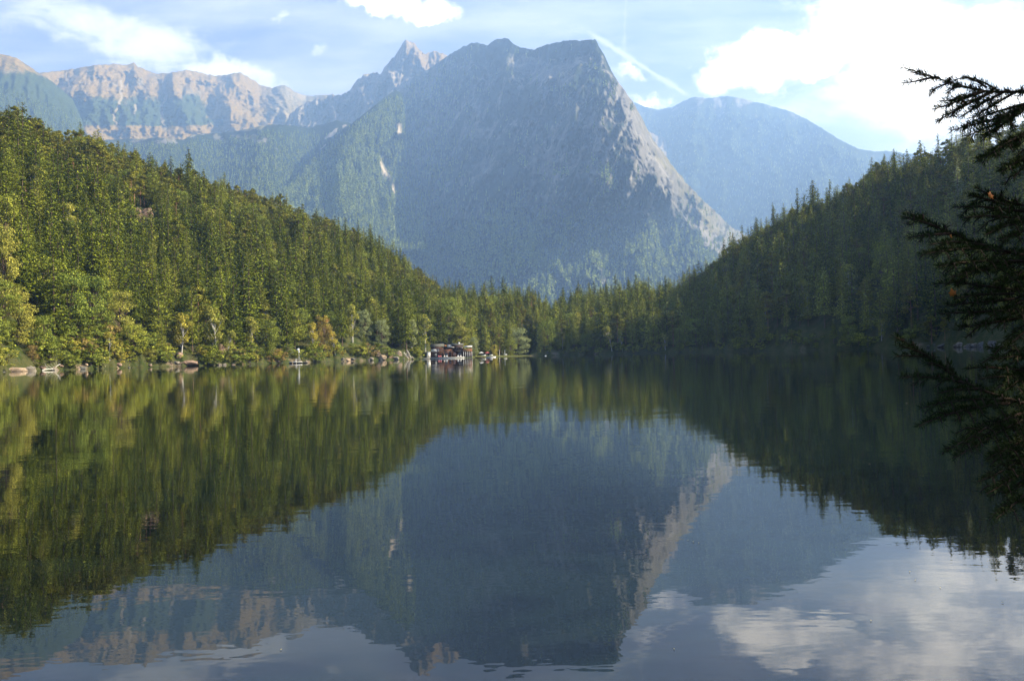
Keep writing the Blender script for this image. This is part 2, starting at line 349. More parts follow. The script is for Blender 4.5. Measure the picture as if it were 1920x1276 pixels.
# F: wooded spur in front of its left foot
silF = [(440, 470), (500, 385), (530, 352), (560, 325), (590, 290), (620, 266), (645, 243), (690, 208), (720, 183), (742, 168), (755, 178), (759, 200), (759, 262), (763, 300), (768, 340), (778, 385), (795, 402), (813, 425), (828, 470), (838, 510), (850, 545), (890, 600)]
def recess(x, y):
    return sstep(x, np.interp(y, [255, 290, 340], [735, 702, 735]), np.interp(y, [255, 290, 340], [735, 702, 735]) + 10) * sstep(y, 250, 262)
def clearing(x, y): return np.clip(1.25 - np.abs(x - np.interp(y, [235, 262, 300, 330, 360], [748, 750, 712, 724, 740])) / np.interp(y, [235, 262, 300, 330, 360], [7, 5, 3, 8, 4]), 0, 1) * (y > 230) * (y < 365) * (1 - (y > 262) * (y < 292))
mountain('wooded_spur', silF, 440, 890, 2, 640, 130, 1700, 3000, WALL, off=lambda x, y: 2.4 * (x - 650) + 120 * recess(x, y) + 70 * np.sin(x * .05 + y * .01), relief=(90, .02, .008),
         cover=lambda x, y, v: dict(veg=.9 - clearing(x, y), grass=clearing(x, y), scree=.6 * clearing(x, y)), jag=1.5,
         trees=(11000, lambda x, y: .97 * (1 - .95 * (clearing(x, y) > .2)) * (1 - .5 * recess(x, y)), 27), seed=13, km=1.7)

# ------------------------------------------------------------------ the lake basin: land all round the lake
def th(px): return math.atan((px - CX) / FP)
SHORE = [(-3.1416, 1.2), (-2.4, 2.5), (-1.9, 9), (-1.5, 30), (-1.2, 95), (-0.9, 175), (-0.7, 205), (th(0), 236), (th(150), 262), (th(300), 284), (th(430), 300), (th(560), 328), (th(660), 350), (th(740), 368), (th(800), 392), (th(880), 402),
         (th(940), 430), (th(1000), 470), (th(1100), 470), (th(1250), 440), (th(1400), 395), (th(1550), 360), (th(1700), 330), (th(1790), 305), (th(1920), 270), (0.62, 215), (0.68, 150), (0.72, 40), (0.76, 3.2), (1.2, 2.4), (2.0, 1.6), (3.1416, 1.2)]
CREST_R = [(-3.1416, 160), (-1.5, 240), (-0.9, 380), (th(0), 455), (th(300), 500), (th(600), 560), (th(800), 600), (th(860), 560), (th(950), 560), (th(1050), 600), (th(1300), 590), (th(1400), 555), (th(1600), 525), (th(1920), 425), (0.7, 360), (1.0, 260), (3.1416, 160)]
# silhouette of the near woods in the photograph (tree tops)
WOODS = [(-600, 40), (-200, 120), (0, 188), (60, 203), (110, 232), (180, 248), (250, 270), (300, 290), (350, 305), (400, 325), (450, 345), (500, 362), (550, 378), (600, 395), (650, 415), (700, 440), (740, 462), (780, 495), (810, 520), (840, 538), (880, 548),
         (940, 540), (1000, 550), (1040, 565), (1100, 548), (1180, 540), (1260, 528), (1320, 512), (1345, 490), (1380, 452), (1420, 425), (1480, 392), (1540, 362), (1600, 325), (1660, 300), (1700, 286), (1760, 262), (1800, 240), (1850, 225), (1920, 205), (2100, 180), (2600, 170)]
_sh = np.array(SHORE); _cr = np.array(CREST_R)
def shoreR(a): return np.exp(np.interp(a, _sh[:, 0], np.log(_sh[:, 1]))) * (1 + 0.012 * fbm(a * 60, a * 0 + 3, 4))
def crestR(a): return np.interp(a, _cr[:, 0], _cr[:, 1])
def crestZ(a):
    px = CX + FP * np.tan(np.clip(a, -0.85, 0.85))
    e = np.interp(px, [q[0] for q in WOODS], [q[1] for q in WOODS])
    _, te = az_el(px, e); te = te.reshape(np.shape(px))
    z = te * crestR(a) - 14.0 - 2
    back = sstep(np.abs(a), 0.9, 1.6)
    return np.maximum(z, 3) * (1 - back) + 25 * back
def height(a, Rr):
    s, c, z = shoreR(a), crestR(a), crestZ(a)
    tt = (Rr - s) / np.maximum(c - s, 1)
    prof = np.where(tt < 1, 0.72 * tt + 0.28 * np.sin(np.clip(tt, 0, 1) * math.pi / 2), 1 - 0.35 * (tt - 1) - .25 * (tt - 1) ** 2)
    prof = np.where(tt < 0, 0, prof)
    x, y = Rr * np.sin(a), Rr * np.cos(a)
    bank = np.clip((Rr - s) / 6.0, 0, 1) * (1.1 + 1.2 * fbm(a * 90, a * 0 + 8, 3)) + np.clip((Rr - s) / 1.0, 0, 1) * .12
    meadow = sstep(a, th(870), th(885)) * (1 - sstep(a, th(990), th(1010))) * (1 - sstep(Rr - s, 45, 60))
    rough = np.clip(tt * 8, 0, 1) * (6 * fbm(x * .018, y * .018, 4) + 1.6 * fbm(x * .09, y * .09, 3))
    spur = np.clip(tt * 2, 0, 1) * np.clip(1.3 - tt, 0, 1) * 7 * fbm(a * 14 + 2, tt * 1.2, 2) * np.minimum(1, z / 40)
    h = np.where(Rr < s, np.maximum((Rr - s) * .25, -3), bank + prof * z + (rough + spur) * (1 - meadow) * np.clip(z / 40, .15, 1))
    h = np.where(meadow > 0, h * (1 - meadow) + meadow * (0.25 + .012 * np.maximum(Rr - s, 0)) * (Rr >= s), h)
    return np.maximum(h, -3)
ang = np.concatenate([np.linspace(-math.pi, -0.62, 90)[:-1], np.linspace(-0.62, 0.62, 900), np.linspace(0.62, math.pi, 160)[1:-1]])
tr_ = np.concatenate([[-.5, -.02, -0.006, 0.0, .004, .01, .02, .03, .045], np.linspace(.06, 1.0, 90), np.linspace(1.03, 2.2, 24)])
S_, C_ = shoreR(ang), crestR(ang)
Rg = S_[None] + (C_ - S_)[None] * tr_[:, None]; Rg = np.where(tr_[:, None] < -.1, np.maximum(S_[None] - 8, S_[None] * .5), Rg)
Ag = np.broadcast_to(ang, Rg.shape)
Hg = height(Ag, Rg)
V = np.stack([Rg * np.sin(Ag), Rg * np.cos(Ag), Hg], -1).reshape(-1, 3)
mt, t, b = material('forest_floor', 0.95, 0.05)
P = t.new('ShaderNodeNewGeometry').outputs['Position']
sp = t.new('ShaderNodeSeparateXYZ'); t.l.new(P, sp.inputs[0])
n1 = t.noise(P, 0.25, 6, .65); n2 = t.noise(P, 1.6, 5, .65)
soil = t.mix(t.rng(n1, .4, .6), (0.040, 0.055, 0.015), (0.075, 0.075, 0.03))
rock = t.mix(t.rng(n2, .4, .62), (0.11, 0.085, 0.06), (0.26, 0.20, 0.15))
low = t.math('ADD', sp.outputs[2], t.math('MULTIPLY', t.math('SUBTRACT', n2, .5), 3.0))
rk = t.rng(t.noise(P, 0.07, 4, .6), .56, .66)
c = t.mix(t.math('MULTIPLY', t.rng(low, 2.2, 1.0), rk), soil, rock)
gr = t.new('ShaderNodeAttribute', attribute_name='meadow').outputs['Fac']
c = t.mix(gr, c, t.mix(t.rng(n2, .35, .65), (0.20, 0.19, 0.05), (0.13, 0.15, 0.035)))
c = t.mix(t.rng(sp.outputs[2], .06, .02), c, (0.03, 0.028, 0.02))
t.l.new(c, b.inputs['Base Color'])
bp = t.new('ShaderNodeBump'); bp.inputs['Distance'].default_value = .6; t.l.new(n2, bp.inputs['Height']); t.l.new(bp.outputs[0], b.inputs['Normal'])
FLOOR = mt
med = (sstep(Ag, th(868), th(880)) * (1 - sstep(Ag, th(985), th(1005))) * (Rg - S_[None] < 40) * (Rg > S_[None])).ravel()
tag(mesh_np('terrain', V, grid_faces(*Rg.shape, wrap=True), FLOOR, smooth=True, attrs={'meadow': med}), kind='structure')
# valley ground beyond the hills, as far as the mountains
rr = np.array([0.1, 300, 560, 900, 1500, 2500, 5000, 9400.]); aa = np.linspace(-math.pi, math.pi, 97)[:-1]
zz = np.array([-4, -4, -4, -4, -4, -4, -6, -8.]); aa = aa
Vg = np.stack([rr[:, None] * np.sin(aa), rr[:, None] * np.cos(aa), np.broadcast_to(zz[:, None], (8, 96))], -1).reshape(-1, 3)
tag(mesh_np('ground', Vg, grid_faces(8, 96, wrap=True), FLOOR, attrs={'meadow': np.zeros(len(Vg))}), kind='structure')

# ------------------------------------------------------------------ water
mt, t, b = material('lake_water', 0.0, 0.5)
b.inputs['Base Color'].default_value = (0.003, 0.007, 0.006, 1)
b.inputs['IOR'].default_value = 1.38
P = t.new('ShaderNodeNewGeometry').outputs['Position']
big = t.noise(t.mapping(P, (0.35, 1.0, 1)), 0.45, 3, .5)
mid = t.noise(t.mapping(P, (0.5, 1.0, 1)), 2.2, 3, .55, .3)
fine = t.noise(t.mapping(P, (0.6, 1.0, 1)), 9.0, 2, .5)
patch = t.rng(t.noise(t.mapping(P, (.4, 1, 1)), 0.035, 3, .5), .45, .65)
calm = t.math('ADD', t.math('MULTIPLY', patch, .8), .45)
h = t.math('ADD', t.math('MULTIPLY', big, 0.011), t.math('MULTIPLY', mid, 0.0030))
h = t.math('ADD', h, t.math('MULTIPLY', fine, 0.0007))
h = t.math('MULTIPLY', h, calm)
bp = t.new('ShaderNodeBump'); bp.inputs['Distance'].default_value = 1.0; bp.inputs['Strength'].default_value = 1.0
t.l.new(h, bp.inputs['Height']); t.l.new(bp.outputs[0], b.inputs['Normal'])
WATER = mt
rr = np.concatenate([[0.05], np.geomspace(1, 520, 40)]); aa = np.linspace(-math.pi, math.pi, 181)[:-1]
Vw = np.stack([rr[:, None] * np.sin(aa), rr[:, None] * np.cos(aa), np.zeros((41, 180))], -1).reshape(-1, 3)
tag(mesh_np('water', Vw, grid_faces(41, 180, wrap=True), WATER, smooth=True), kind='structure')
# ------------------------------------------------------------------ foliage
def leaf_material(name, ca, cb, cc=None, transl=0.12, patch=0.35):
    mt, t, b = material(name, 0.75, 0.12)
    oi = t.new('ShaderNodeObjectInfo').outputs['Random']
    P = t.new('ShaderNodeNewGeometry').outputs['Position']
    ri = t.new('ShaderNodeNewGeometry').outputs['Random Per Island']
    c = t.mix(oi, ca, cb)
    if cc: c = t.mix(t.rng(t.noise(P, patch, 3, .6), .5, .62), c, cc)
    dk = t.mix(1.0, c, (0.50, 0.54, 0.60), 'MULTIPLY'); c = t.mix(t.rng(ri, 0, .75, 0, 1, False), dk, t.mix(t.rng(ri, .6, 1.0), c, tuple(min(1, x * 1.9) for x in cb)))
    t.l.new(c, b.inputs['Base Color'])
    tl = t.new('ShaderNodeBsdfTranslucent'); t.l.new(c, tl.inputs['Color'])
    mx = t.new('ShaderNodeMixShader'); mx.inputs[0].default_value = transl
    t.l.new(b.outputs[0], mx.inputs[1]); t.l.new(tl.outputs[0], mx.inputs[2])
    t.l.new(mx.outputs[0], t.n['Material Output'].inputs['Surface'])
    return mt
M = {}
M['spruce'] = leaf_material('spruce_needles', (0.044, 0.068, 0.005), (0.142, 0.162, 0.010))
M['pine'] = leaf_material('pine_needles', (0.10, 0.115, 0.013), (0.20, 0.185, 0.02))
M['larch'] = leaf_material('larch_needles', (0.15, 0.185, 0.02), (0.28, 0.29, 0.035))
M['broad'] = leaf_material('broad_leaves', (0.15, 0.20, 0.03), (0.23, 0.26, 0.04), transl=.3)
M['birch'] = leaf_material('birch_leaves', (0.24, 0.27, 0.05), (0.36, 0.33, 0.06), transl=.3)
M['yellow'] = leaf_material('yellow_leaves', (0.36, 0.33, 0.05), (0.46, 0.38, 0.06), transl=.3)
M['autumn'] = leaf_material('autumn_leaves', (0.40, 0.34, 0.06), (0.42, 0.33, 0.06), (0.40, 0.17, 0.09), transl=.3)
M['pale'] = leaf_material('pale_leaves', (0.26, 0.30, 0.13), (0.30, 0.33, 0.14), transl=.3)
M['rust'] = leaf_material('rusty_leaves', (0.26, 0.18, 0.06), (0.34, 0.25, 0.08), transl=.3)
M['far'] = leaf_material('far_needles', (0.060, 0.100, 0.022), (0.26, 0.31, 0.06), transl=.15)  # brightened so the far crowns read as sunlit
def bark(name, a, b_):
    mt, t, b = material(name, .9, .1); P = t.new('ShaderNodeNewGeometry').outputs['Position']
    t.l.new(t.mix(t.rng(t.noise(t.mapping(P, (1, 1, .2)), 6, 4, .6), .35, .65), a, b_), b.inputs['Base Color']); return mt
M['bark'] = bark('brown_bark', (0.09, 0.06, 0.045), (0.18, 0.13, 0.10))
M['pine_bark'] = bark('pine_bark', (0.20, 0.10, 0.06), (0.30, 0.18, 0.11))
M['white_bark'] = bark('white_bark', (0.35, 0.33, 0.30), (0.62, 0.60, 0.56))

def clumps(P, dirs, L, W, rs, flat=0.5, out=1.1):
    """leaf-sized diamonds at P along dirs"""
    n = len(P); d = dirs / (np.linalg.norm(dirs, axis=1)[:, None] + 1e-9)
    rnd = rs.randn(n, 3); rnd[:, 2] += flat * 3
    ax = P * np.array([1, 1, .25]); ax[:, 2] = 0.02; ax /= np.linalg.norm(ax, axis=1)[:, None] + 1e-6
    rnd = rnd + ax * 3 * out
    s = np.cross(d, rnd); s /= (np.linalg.norm(s, axis=1)[:, None] + 1e-9)
    L = np.broadcast_to(L, n)[:, None]; W = np.broadcast_to(W, n)[:, None]
    V = np.stack([P - d * L * .5, P + s * W * .5, P + d * L * .5, P - s * W * .5], 1).reshape(-1, 3)
    return V, np.arange(n * 4).reshape(n, 4)
def tube(path, rad, k=6):
    path = np.asarray(path, float); rad = np.asarray(rad, float); n = len(path)
    tng = np.gradient(path, axis=0); tng /= np.linalg.norm(tng, axis=1)[:, None] + 1e-9
    up = np.where(np.abs(tng[:, 2:3]) > .9, np.array([[1., 0, 0]]), np.array([[0, 0, 1.]]))
    a = np.cross(tng, up); a /= np.linalg.norm(a, axis=1)[:, None] + 1e-9; b_ = np.cross(tng, a)
    q = np.arange(k) * 2 * math.pi / k
    V = path[:, None] + rad[:, None, None] * (np.cos(q)[None, :, None] * a[:, None] + np.sin(q)[None, :, None] * b_[:, None])
    return V.reshape(-1, 3), grid_faces(n, k, wrap=True)
def join(parts):
    Vs, Fs, o = [], [], 0
    for v, f in parts:
        Vs.append(v); Fs.append(f + o); o += len(v)
    return np.concatenate(Vs), np.concatenate(Fs)
def make_spruce(rs, h=1.0, r=0.15, dens=1.0, droop=.5, sparse=0.0, ls=.022, base=.06, lift=0.0, gap=False):
    """unit-height conifer crown: whorls of drooping boughs"""
    P, Dn, Ls = [], [], []
    nw = int(46 * dens); side = rs.rand() * 6.28
    for k in range(nw):
        f = (k + rs.rand() * .6) / nw; z = base + (1 - base) * f ** 1.05
        rad = r * (1 - f) ** .68 * (0.82 + .36 * rs.rand()) * min(1, .55 + f * 4) + .006
        if gap and rs.rand() < .16: rad *= .45
        nb = max(4, int(9 * (1 - f * .5)))
        for j in range(nb):
            if rs.rand() < sparse: continue
            ph = rs.rand() * 6.28; L = rad * (0.55 + .65 * rs.rand()) * (1 + .18 * math.cos(ph - side))
            n = max(2, int(L / (ls * .42)))
            s = np.linspace(.12, 1, n)
            x = s * L; zz = z - droop * L * (s ** 1.3) + lift * L * s ** 2.5 + L * .15 * s
            wdt = L * .30 * (1 - s) + .005; lat = rs.randn(n) * wdt
            c_, s_ = math.cos(ph), math.sin(ph)
            P.append(np.stack([x * c_ - lat * s_, x * s_ + lat * c_, zz - np.abs(lat) * .35 + rs.randn(n) * .003], 1))
            Dn.append(np.stack([c_ + rs.randn(n) * .5, s_ + rs.randn(n) * .5, np.full(n, -droop * .9) + rs.randn(n) * .3], 1))
            Ls.append(ls * (.65 + .7 * rs.rand(n)))
    P, Dn, Ls = map(np.concatenate, (P, Dn, Ls))
    v, f = clumps(P, Dn, Ls, Ls * .55, rs, .4)
    tv, tf = tube([(0, 0, -.03), (0.002, 0, .3), (0, .002, .7), (0, 0, .985)], [.011, .009, .005, .0015])
    return (v * h, f), (tv * h, tf)
def lobe_crown(rs, lobes, ls, per, drop=0.0):
    P, Dn = [], []
    for (x, y, z, a, b_) in lobes:
        q = rs.randn(per, 3); q /= np.linalg.norm(q, axis=1)[:, None]; q *= (0.55 + .5 * rs.rand(per))[:, None] ** .6
        q[:, 2] = np.where(q[:, 2] < 0, q[:, 2] * .65, q[:, 2])
        p = q * np.array([a, a, b_]) + np.array([x, y, z]) + rs.randn(per, 3) * .006
        P.append(p); d = q + rs.randn(per, 3) * .7; d[:, 2] -= drop; Dn.append(d)
    P = np.concatenate(P); Dn = np.concatenate(Dn); L = ls * (.6 + .8 * rs.rand(len(P)))
    return clumps(P, Dn, L, L * .75, rs, .3)
def make_pine(rs):
    lobes, br = [], []
    for k in range(26):
        f = rs.rand() ** .8; z = .42 + .53 * f; rad = .16 * math.sin(math.pi * min(1, .18 + .78 * f)) ** .7 * (.5 + .6 * rs.rand()); ph = rs.rand() * 6.28
        x, y = rad * math.cos(ph), rad * math.sin(ph); a = .035 + .04 * rs.rand()
        lobes.append((x, y, z, a, a * .6)); br.append(tube([(0, 0, z - .05), (x * .6, y * .6, z - .02), (x, y, z)], [.004, .003, .0015], 4))
    lobes.append((0, 0, .97, .03, .03))
    c = lobe_crown(rs, lobes, .024, 115)
    t_ = join([tube([(0, 0, -.03), (.006, .004, .35), (-.004, .004, .7), (0, 0, .96)], [.013, .010, .006, .002])] + br)
    return c, t_
def make_broad(rs, wide=.36, low=.07, n=62, ls=.026, per=90, drop=0.0, narrow=1.0, lean=0.0):
    lobes, br = [], []
    for k in range(n):
        f = rs.rand() ** .85; z = low + (0.93 - low) * f
        env = math.sin(math.pi * (0.10 + .80 * f)) ** .6 * wide * narrow
        rad = env * (.25 + .75 * rs.rand() ** .7); ph = rs.rand() * 6.28; x, y = rad * math.cos(ph) + lean * z, rad * math.sin(ph); a = (.05 + .06 * rs.rand()) * (wide / .3) ** .5
        lobes.append((x, y, z, a, a * (.8 + drop)))
        if k % 2 == 0: br.append(tube([(lean * z * .6, 0, z * .55), (x * .6, y * .6, z * .8), (x, y, z)], [.006, .004, .0015], 4))
    c = lobe_crown(rs, lobes, ls, per, drop)
    t_ = join([tube([(0, 0, -.03), (.01 + lean * .2, 0, .25), (lean * .55, .01, .55), (lean * .85, 0, .85)], [.016, .012, .008, .003])] + br)
    return c, t_
KINDS = {}
def build_kind(kind, nm, fn, n, leaf, brk, seed):
    out = []
    for i in range(n):
        c, t_ = fn(np.random.RandomState(seed + i))
        co = mesh_np('crown', c[0], c[1], M[leaf], link=False); to = mesh_np('trunk', t_[0], t_[1], M[brk], link=False)
        V, F = join([c, t_]); mi = np.concatenate([np.zeros(len(c[1])), np.ones(len(t_[1]))])
        wh = mesh_np(nm + '_form', V, F, [M[leaf], M[brk]], mat_idx=mi, link=False)
        out.append((co.data, to.data, wh))
    KINDS[kind] = (nm, out)
build_kind('spruce', 'spruce_tree', lambda r_: make_spruce(r_, r=.14 + .075 * r_.rand(), droop=.40 + .40 * r_.rand(), base=.04 + .26 * r_.rand() ** 1.5, sparse=.02 + .25 * r_.rand() ** 2, gap=r_.rand() < .6), 12, 'spruce', 'bark', 10)
build_kind('pine', 'pine_tree', make_pine, 8, 'pine', 'pine_bark', 40)
build_kind('larch', 'larch_tree', lambda r_: make_spruce(r_, r=.17 + .05 * r_.rand(), droop=.12, lift=.25, sparse=.12, ls=.021, base=.10 + .2 * r_.rand(), gap=r_.rand() < .5), 8, 'larch', 'bark', 60)
build_kind('broad', 'broadleaf_tree', lambda r_: make_broad(r_, wide=.30 + .1 * r_.rand(), ls=.021, per=120), 6, 'broad', 'bark', 80)
build_kind('birch', 'birch_tree', lambda r_: make_broad(r_, wide=.17, low=.20, n=34, drop=.5, per=90), 4, 'birch', 'white_bark', 90)

def place(kind, var, x, y, z, h, rz, label, cat, group=None, leaf=None, sx=1.0, lean=0.0):
    nm, forms = KINDS[kind]; cm, tm, _ = forms[var % len(forms)]
    e = bpy.data.objects.new(nm, None); col.objects.link(e)
    e.location = (x, y, z); e.rotation_euler = (lean, 0, rz); e.scale = (h * sx, h * sx, h); e.empty_display_size = .2
    for n_, me in (('crown', cm), ('trunk', tm)):
        o = bpy.data.objects.new(n_, me); col.objects.link(o); o.parent = e
        if leaf and n_ == 'crown':
            o.material_slots[0].link = 'OBJECT'; o.material_slots[0].material = M[leaf]
    tag(e, label, cat, group)
    return e
def polar(px, rng_): 
    a = math.atan((px - CX) / FP); return rng_ * math.sin(a), rng_ * math.cos(a), a
def hgt(a, r_): return float(height(np.array([a]), np.array([r_]))[0])
def shore_at(px): return float(shoreR(np.array([math.atan((px - CX) / FP)]))[0])

# ---- hero trees: ones the photograph lets you tell apart.  (px, metres behind the shoreline, kind, height, width, leaf, lean, label, category)
HERO = [
 (128, 12, 'broad', 19.5, 1.15, 'broad', 0, 'largest rounded pale green broadleaf tree, low on the left shore right of the tan boulder', 'tree'),
 (92, 24, 'broad', 19, 1.1, 'larch', 0, 'dull green tall rounded tree standing behind the largest rounded pale tree', 'tree'),
 (175, 17, 'broad', 17, 1.15, 'broad', 0, 'second rounded pale green tree, touching the right side of the largest one', 'tree'),
 (82, 5, 'broad', 11, 1.2, 'broad', 0, 'low wide green tree between the tan boulder and the largest rounded tree', 'tree'),
 (-14, 10, 'broad', 16, 1.2, 'broad', 0, 'green bushy tree cut by the left border behind the tan boulder', 'tree'),
 (225, 15, 'broad', 15, 1.0, 'birch', 0, 'yellowish rounded tree behind the small golden birch', 'tree'),
 (35, 9, 'broad', 15, 1.0, 'birch', 0, 'bright green bushy tree growing directly above the big tan boulder', 'tree'),
 (8, 22, 'broad', 23, .62, 'birch', 0, 'tall yellowing tree rising above the bushy trees at the left edge', 'tree'),
 (12, 46, 'broad', 22, .7, 'larch', 0, 'light green tree higher up the slope behind the tall yellowing tree', 'tree'),
 (205, 3, 'birch', 8.5, 1.3, 'yellow', 0, 'small golden birch with a thin white trunk, beside the largest rounded tree', 'tree'),
 (170, 3, 'broad', 5.5, 1.2, 'rust', 0, 'low rusty orange bush under the largest rounded tree on the left shore', 'bush'),
 (62, 3, 'broad', 4.5, 1.2, 'rust', 0, 'small orange brown bush right behind the tan boulder', 'bush'),
 (250, 4, 'broad', 10, 1.1, 'larch', 0, 'dull green bushy tree leaning over the water right of the golden birch', 'tree'),
 (283, 2, 'broad', 4.5, 1.5, 'birch', 0, 'low bright green bush hanging over the waterline', 'bush'),
 (340, 6, 'birch', 13, 1.2, 'yellow', .05, 'yellow green birch above the pinkish rock slab', 'tree'),
 (404, 6, 'birch', 16, 1.25, 'birch', -.03, 'weeping light green birch beside the fallen white trunk', 'tree'),
 (424, 3, 'birch', 10, 1.1, 'birch', .12, 'lower birch drooping to the water right of the weeping birch', 'tree'),
 (472, 6, 'birch', 13, 1.1, 'birch', 0, 'pale green birch midway between the weeping birch and the raft', 'tree'),
 (520, 2, 'broad', 4.5, 1.4, 'yellow', 0, 'small yellow green bush at the waterline left of the raft', 'bush'),
 (586, 5, 'birch', 13, .95, 'yellow', 0, 'slim yellow birch with white trunk just right of the raft mast', 'tree'),
 (608, 7, 'broad', 15, .72, 'autumn', 0, 'autumn tree turning red at the top, right of the raft', 'tree'),
 (628, 4, 'birch', 10, 1.3, 'yellow', -.1, 'yellow tree drooping to the water right of the red topped tree', 'tree'),
 (661, 12, 'birch', 17, 1.0, 'birch', 0, 'tall yellow green birch above the rock outcrop', 'tree'),
 (683, 20, 'broad', 14, .8, 'pale', 0, 'greyish green willow like tree behind the tall yellow green birch', 'tree'),
 (716, 13, 'broad', 12, .8, 'pale', 0, 'pale grey green tree above the middle of the rock outcrop', 'tree'),
 (772, 8, 'birch', 15, 1.0, 'pale', 0, 'dusty pale birch just left of the lit green column tree', 'tree'),
 (797, 9, 'birch', 18, 1.15, 'birch', 0, 'bright green column shaped tree standing immediately left of the boathouse', 'tree'),
 (842, 30, 'broad', 24, .95, 'broad', 0, 'broad light green tree rising behind the dark boathouse', 'tree'),
 (862, 26, 'broad', 17, .9, 'birch', 0, 'lower yellow green tree behind the right half of the boathouse', 'tree'),
 (889, 14, 'broad', 10, .8, 'pale', 0, 'pale green shrub tree just right of the stilted terrace', 'tree'),
 (927, 26, 'broad', 6.5, .95, 'yellow', 0, 'small golden tree alone on the meadow', 'tree'),
 (972, 18, 'broad', 15.5, 1.25, 'pale', 0, 'round pale willow standing at the right end of the meadow', 'tree'),
 (957, 16, 'broad', 9, 1.2, 'larch', 0, 'dull brownish green bush at the left foot of the pale willow', 'bush'),
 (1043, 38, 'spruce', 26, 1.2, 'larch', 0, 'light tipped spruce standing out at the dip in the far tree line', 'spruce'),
 (1104, 8, 'spruce', 21, 1.0, 'larch', 0, 'spruce with a pale sunlit tip on the far shore, left of the two leaning birches', 'spruce'),  # paler larch needles stand in for the sun on it
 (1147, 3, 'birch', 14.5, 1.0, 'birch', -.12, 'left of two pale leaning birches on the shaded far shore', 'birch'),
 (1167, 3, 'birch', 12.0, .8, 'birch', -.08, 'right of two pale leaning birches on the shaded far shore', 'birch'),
 (1206, 22, 'spruce', 27, .8, 'larch', 0, 'sunlit narrow spruce right of the leaning birches', 'spruce'),  # sunlight put in as the lighter larch colour
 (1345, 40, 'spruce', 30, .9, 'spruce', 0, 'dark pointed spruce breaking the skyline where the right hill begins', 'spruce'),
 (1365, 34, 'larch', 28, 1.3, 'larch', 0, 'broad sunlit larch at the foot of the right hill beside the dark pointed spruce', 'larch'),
 (1547, 16, 'spruce', 26, 1.1, 'larch', 0, 'sunlit spruce with layered pale boughs low on the right hill', 'spruce'),  # larch tone lightens this spruce in place of sunlight
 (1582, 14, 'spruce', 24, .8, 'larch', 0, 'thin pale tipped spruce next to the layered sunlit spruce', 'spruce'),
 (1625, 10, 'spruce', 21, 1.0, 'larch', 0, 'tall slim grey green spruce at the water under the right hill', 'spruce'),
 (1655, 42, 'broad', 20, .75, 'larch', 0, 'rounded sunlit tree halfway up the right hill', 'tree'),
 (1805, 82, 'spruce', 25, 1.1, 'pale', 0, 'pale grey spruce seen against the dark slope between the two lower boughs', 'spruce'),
 (1510, 3, 'broad', 3.2, 1.6, 'broad', 0, 'small green bush at the waterline under the right hill', 'bush'),
 (46, 150, 'larch', 27, 1.25, 'larch', 0, 'tallest feathery larch breaking the skyline at the far left', 'larch'),
 (420, 160, 'spruce', 26, .8, 'spruce', 0, 'thin dark spruce spike standing clear of the left ridge halfway down', 'spruce'),
 (262, 165, 'larch', 24, 1.2, 'larch', 0, 'light green larch on the left ridge against the tan alpine meadow', 'larch'),
]
rs = np.random.RandomState(77)
hero_xy = []
for (px, back, kind, h_, sx, leaf, lean, lab, cat) in HERO:
    r_ = shore_at(px) + back; x, y, a = polar(px, r_)
    e = place(kind, rs.randint(9), x, y, hgt(a, r_) - .2, h_, rs.rand() * 6.28 if not lean else 0.0, lab, cat, leaf=leaf, sx=sx * (1.0))
    if lean: e.rotation_euler = (0, lean * 1.6, 0)
    hero_xy.append((x, y, 4.5 if back < 14 else 6))
hero_xy = np.array(hero_xy)

# ---- the forest itself
pts = []
sp_ = 5.9
gx_ = np.arange(-560, 560, sp_); gy_ = np.arange(-40, 760, sp_)
X, Y = np.meshgrid(gx_, gy_); X = X.ravel() + rs.uniform(-.48, .48, X.size) * sp_; Y = Y.ravel() + rs.uniform(-.48, .48, Y.size) * sp_
A = np.arctan2(X, Y); RR = np.hypot(X, Y); S = shoreR(A); C = crestR(A); tt = (RR - S) / (C - S); dsh = RR - S
ok = (np.abs(A) < 0.80) & (dsh > 2.0) & (tt < 1.22) & ~((A > .66) & (RR < 60))
px = CX + FP * np.tan(A)
ok &= ~((px > 790) & (px < 895) & (dsh < 21))                  # boathouse clearing
ok &= ~((px > 885) & (px < 1003) & (dsh < 34))                  # meadow
ok &= ~((px > 50) & (px < 215) & (dsh < 8)) & ~((px > -60) & (px < 52) & (dsh < 7)) & ~((px > 690) & (px < 775) & (dsh < 7)) & ~((px > 325) & (px < 395) & (dsh < 5))
X, Y, A, RR, tt, dsh, px = [q[ok] for q in (X, Y, A, RR, tt, dsh, px)]
d2 = ((X[:, None] - hero_xy[None, :, 0]) ** 2 + (Y[:, None] - hero_xy[None, :, 1]) ** 2) < hero_xy[None, :, 2] ** 2
ok = ~d2.any(1)
for cpx, cb in ((283, 128), (262, 122), (735, 88)):             # bare rock: no trees on it nor just below it
    ok &= ~((np.abs(px - cpx) < 13) & (dsh > cb - 26) & (dsh < cb + 4))
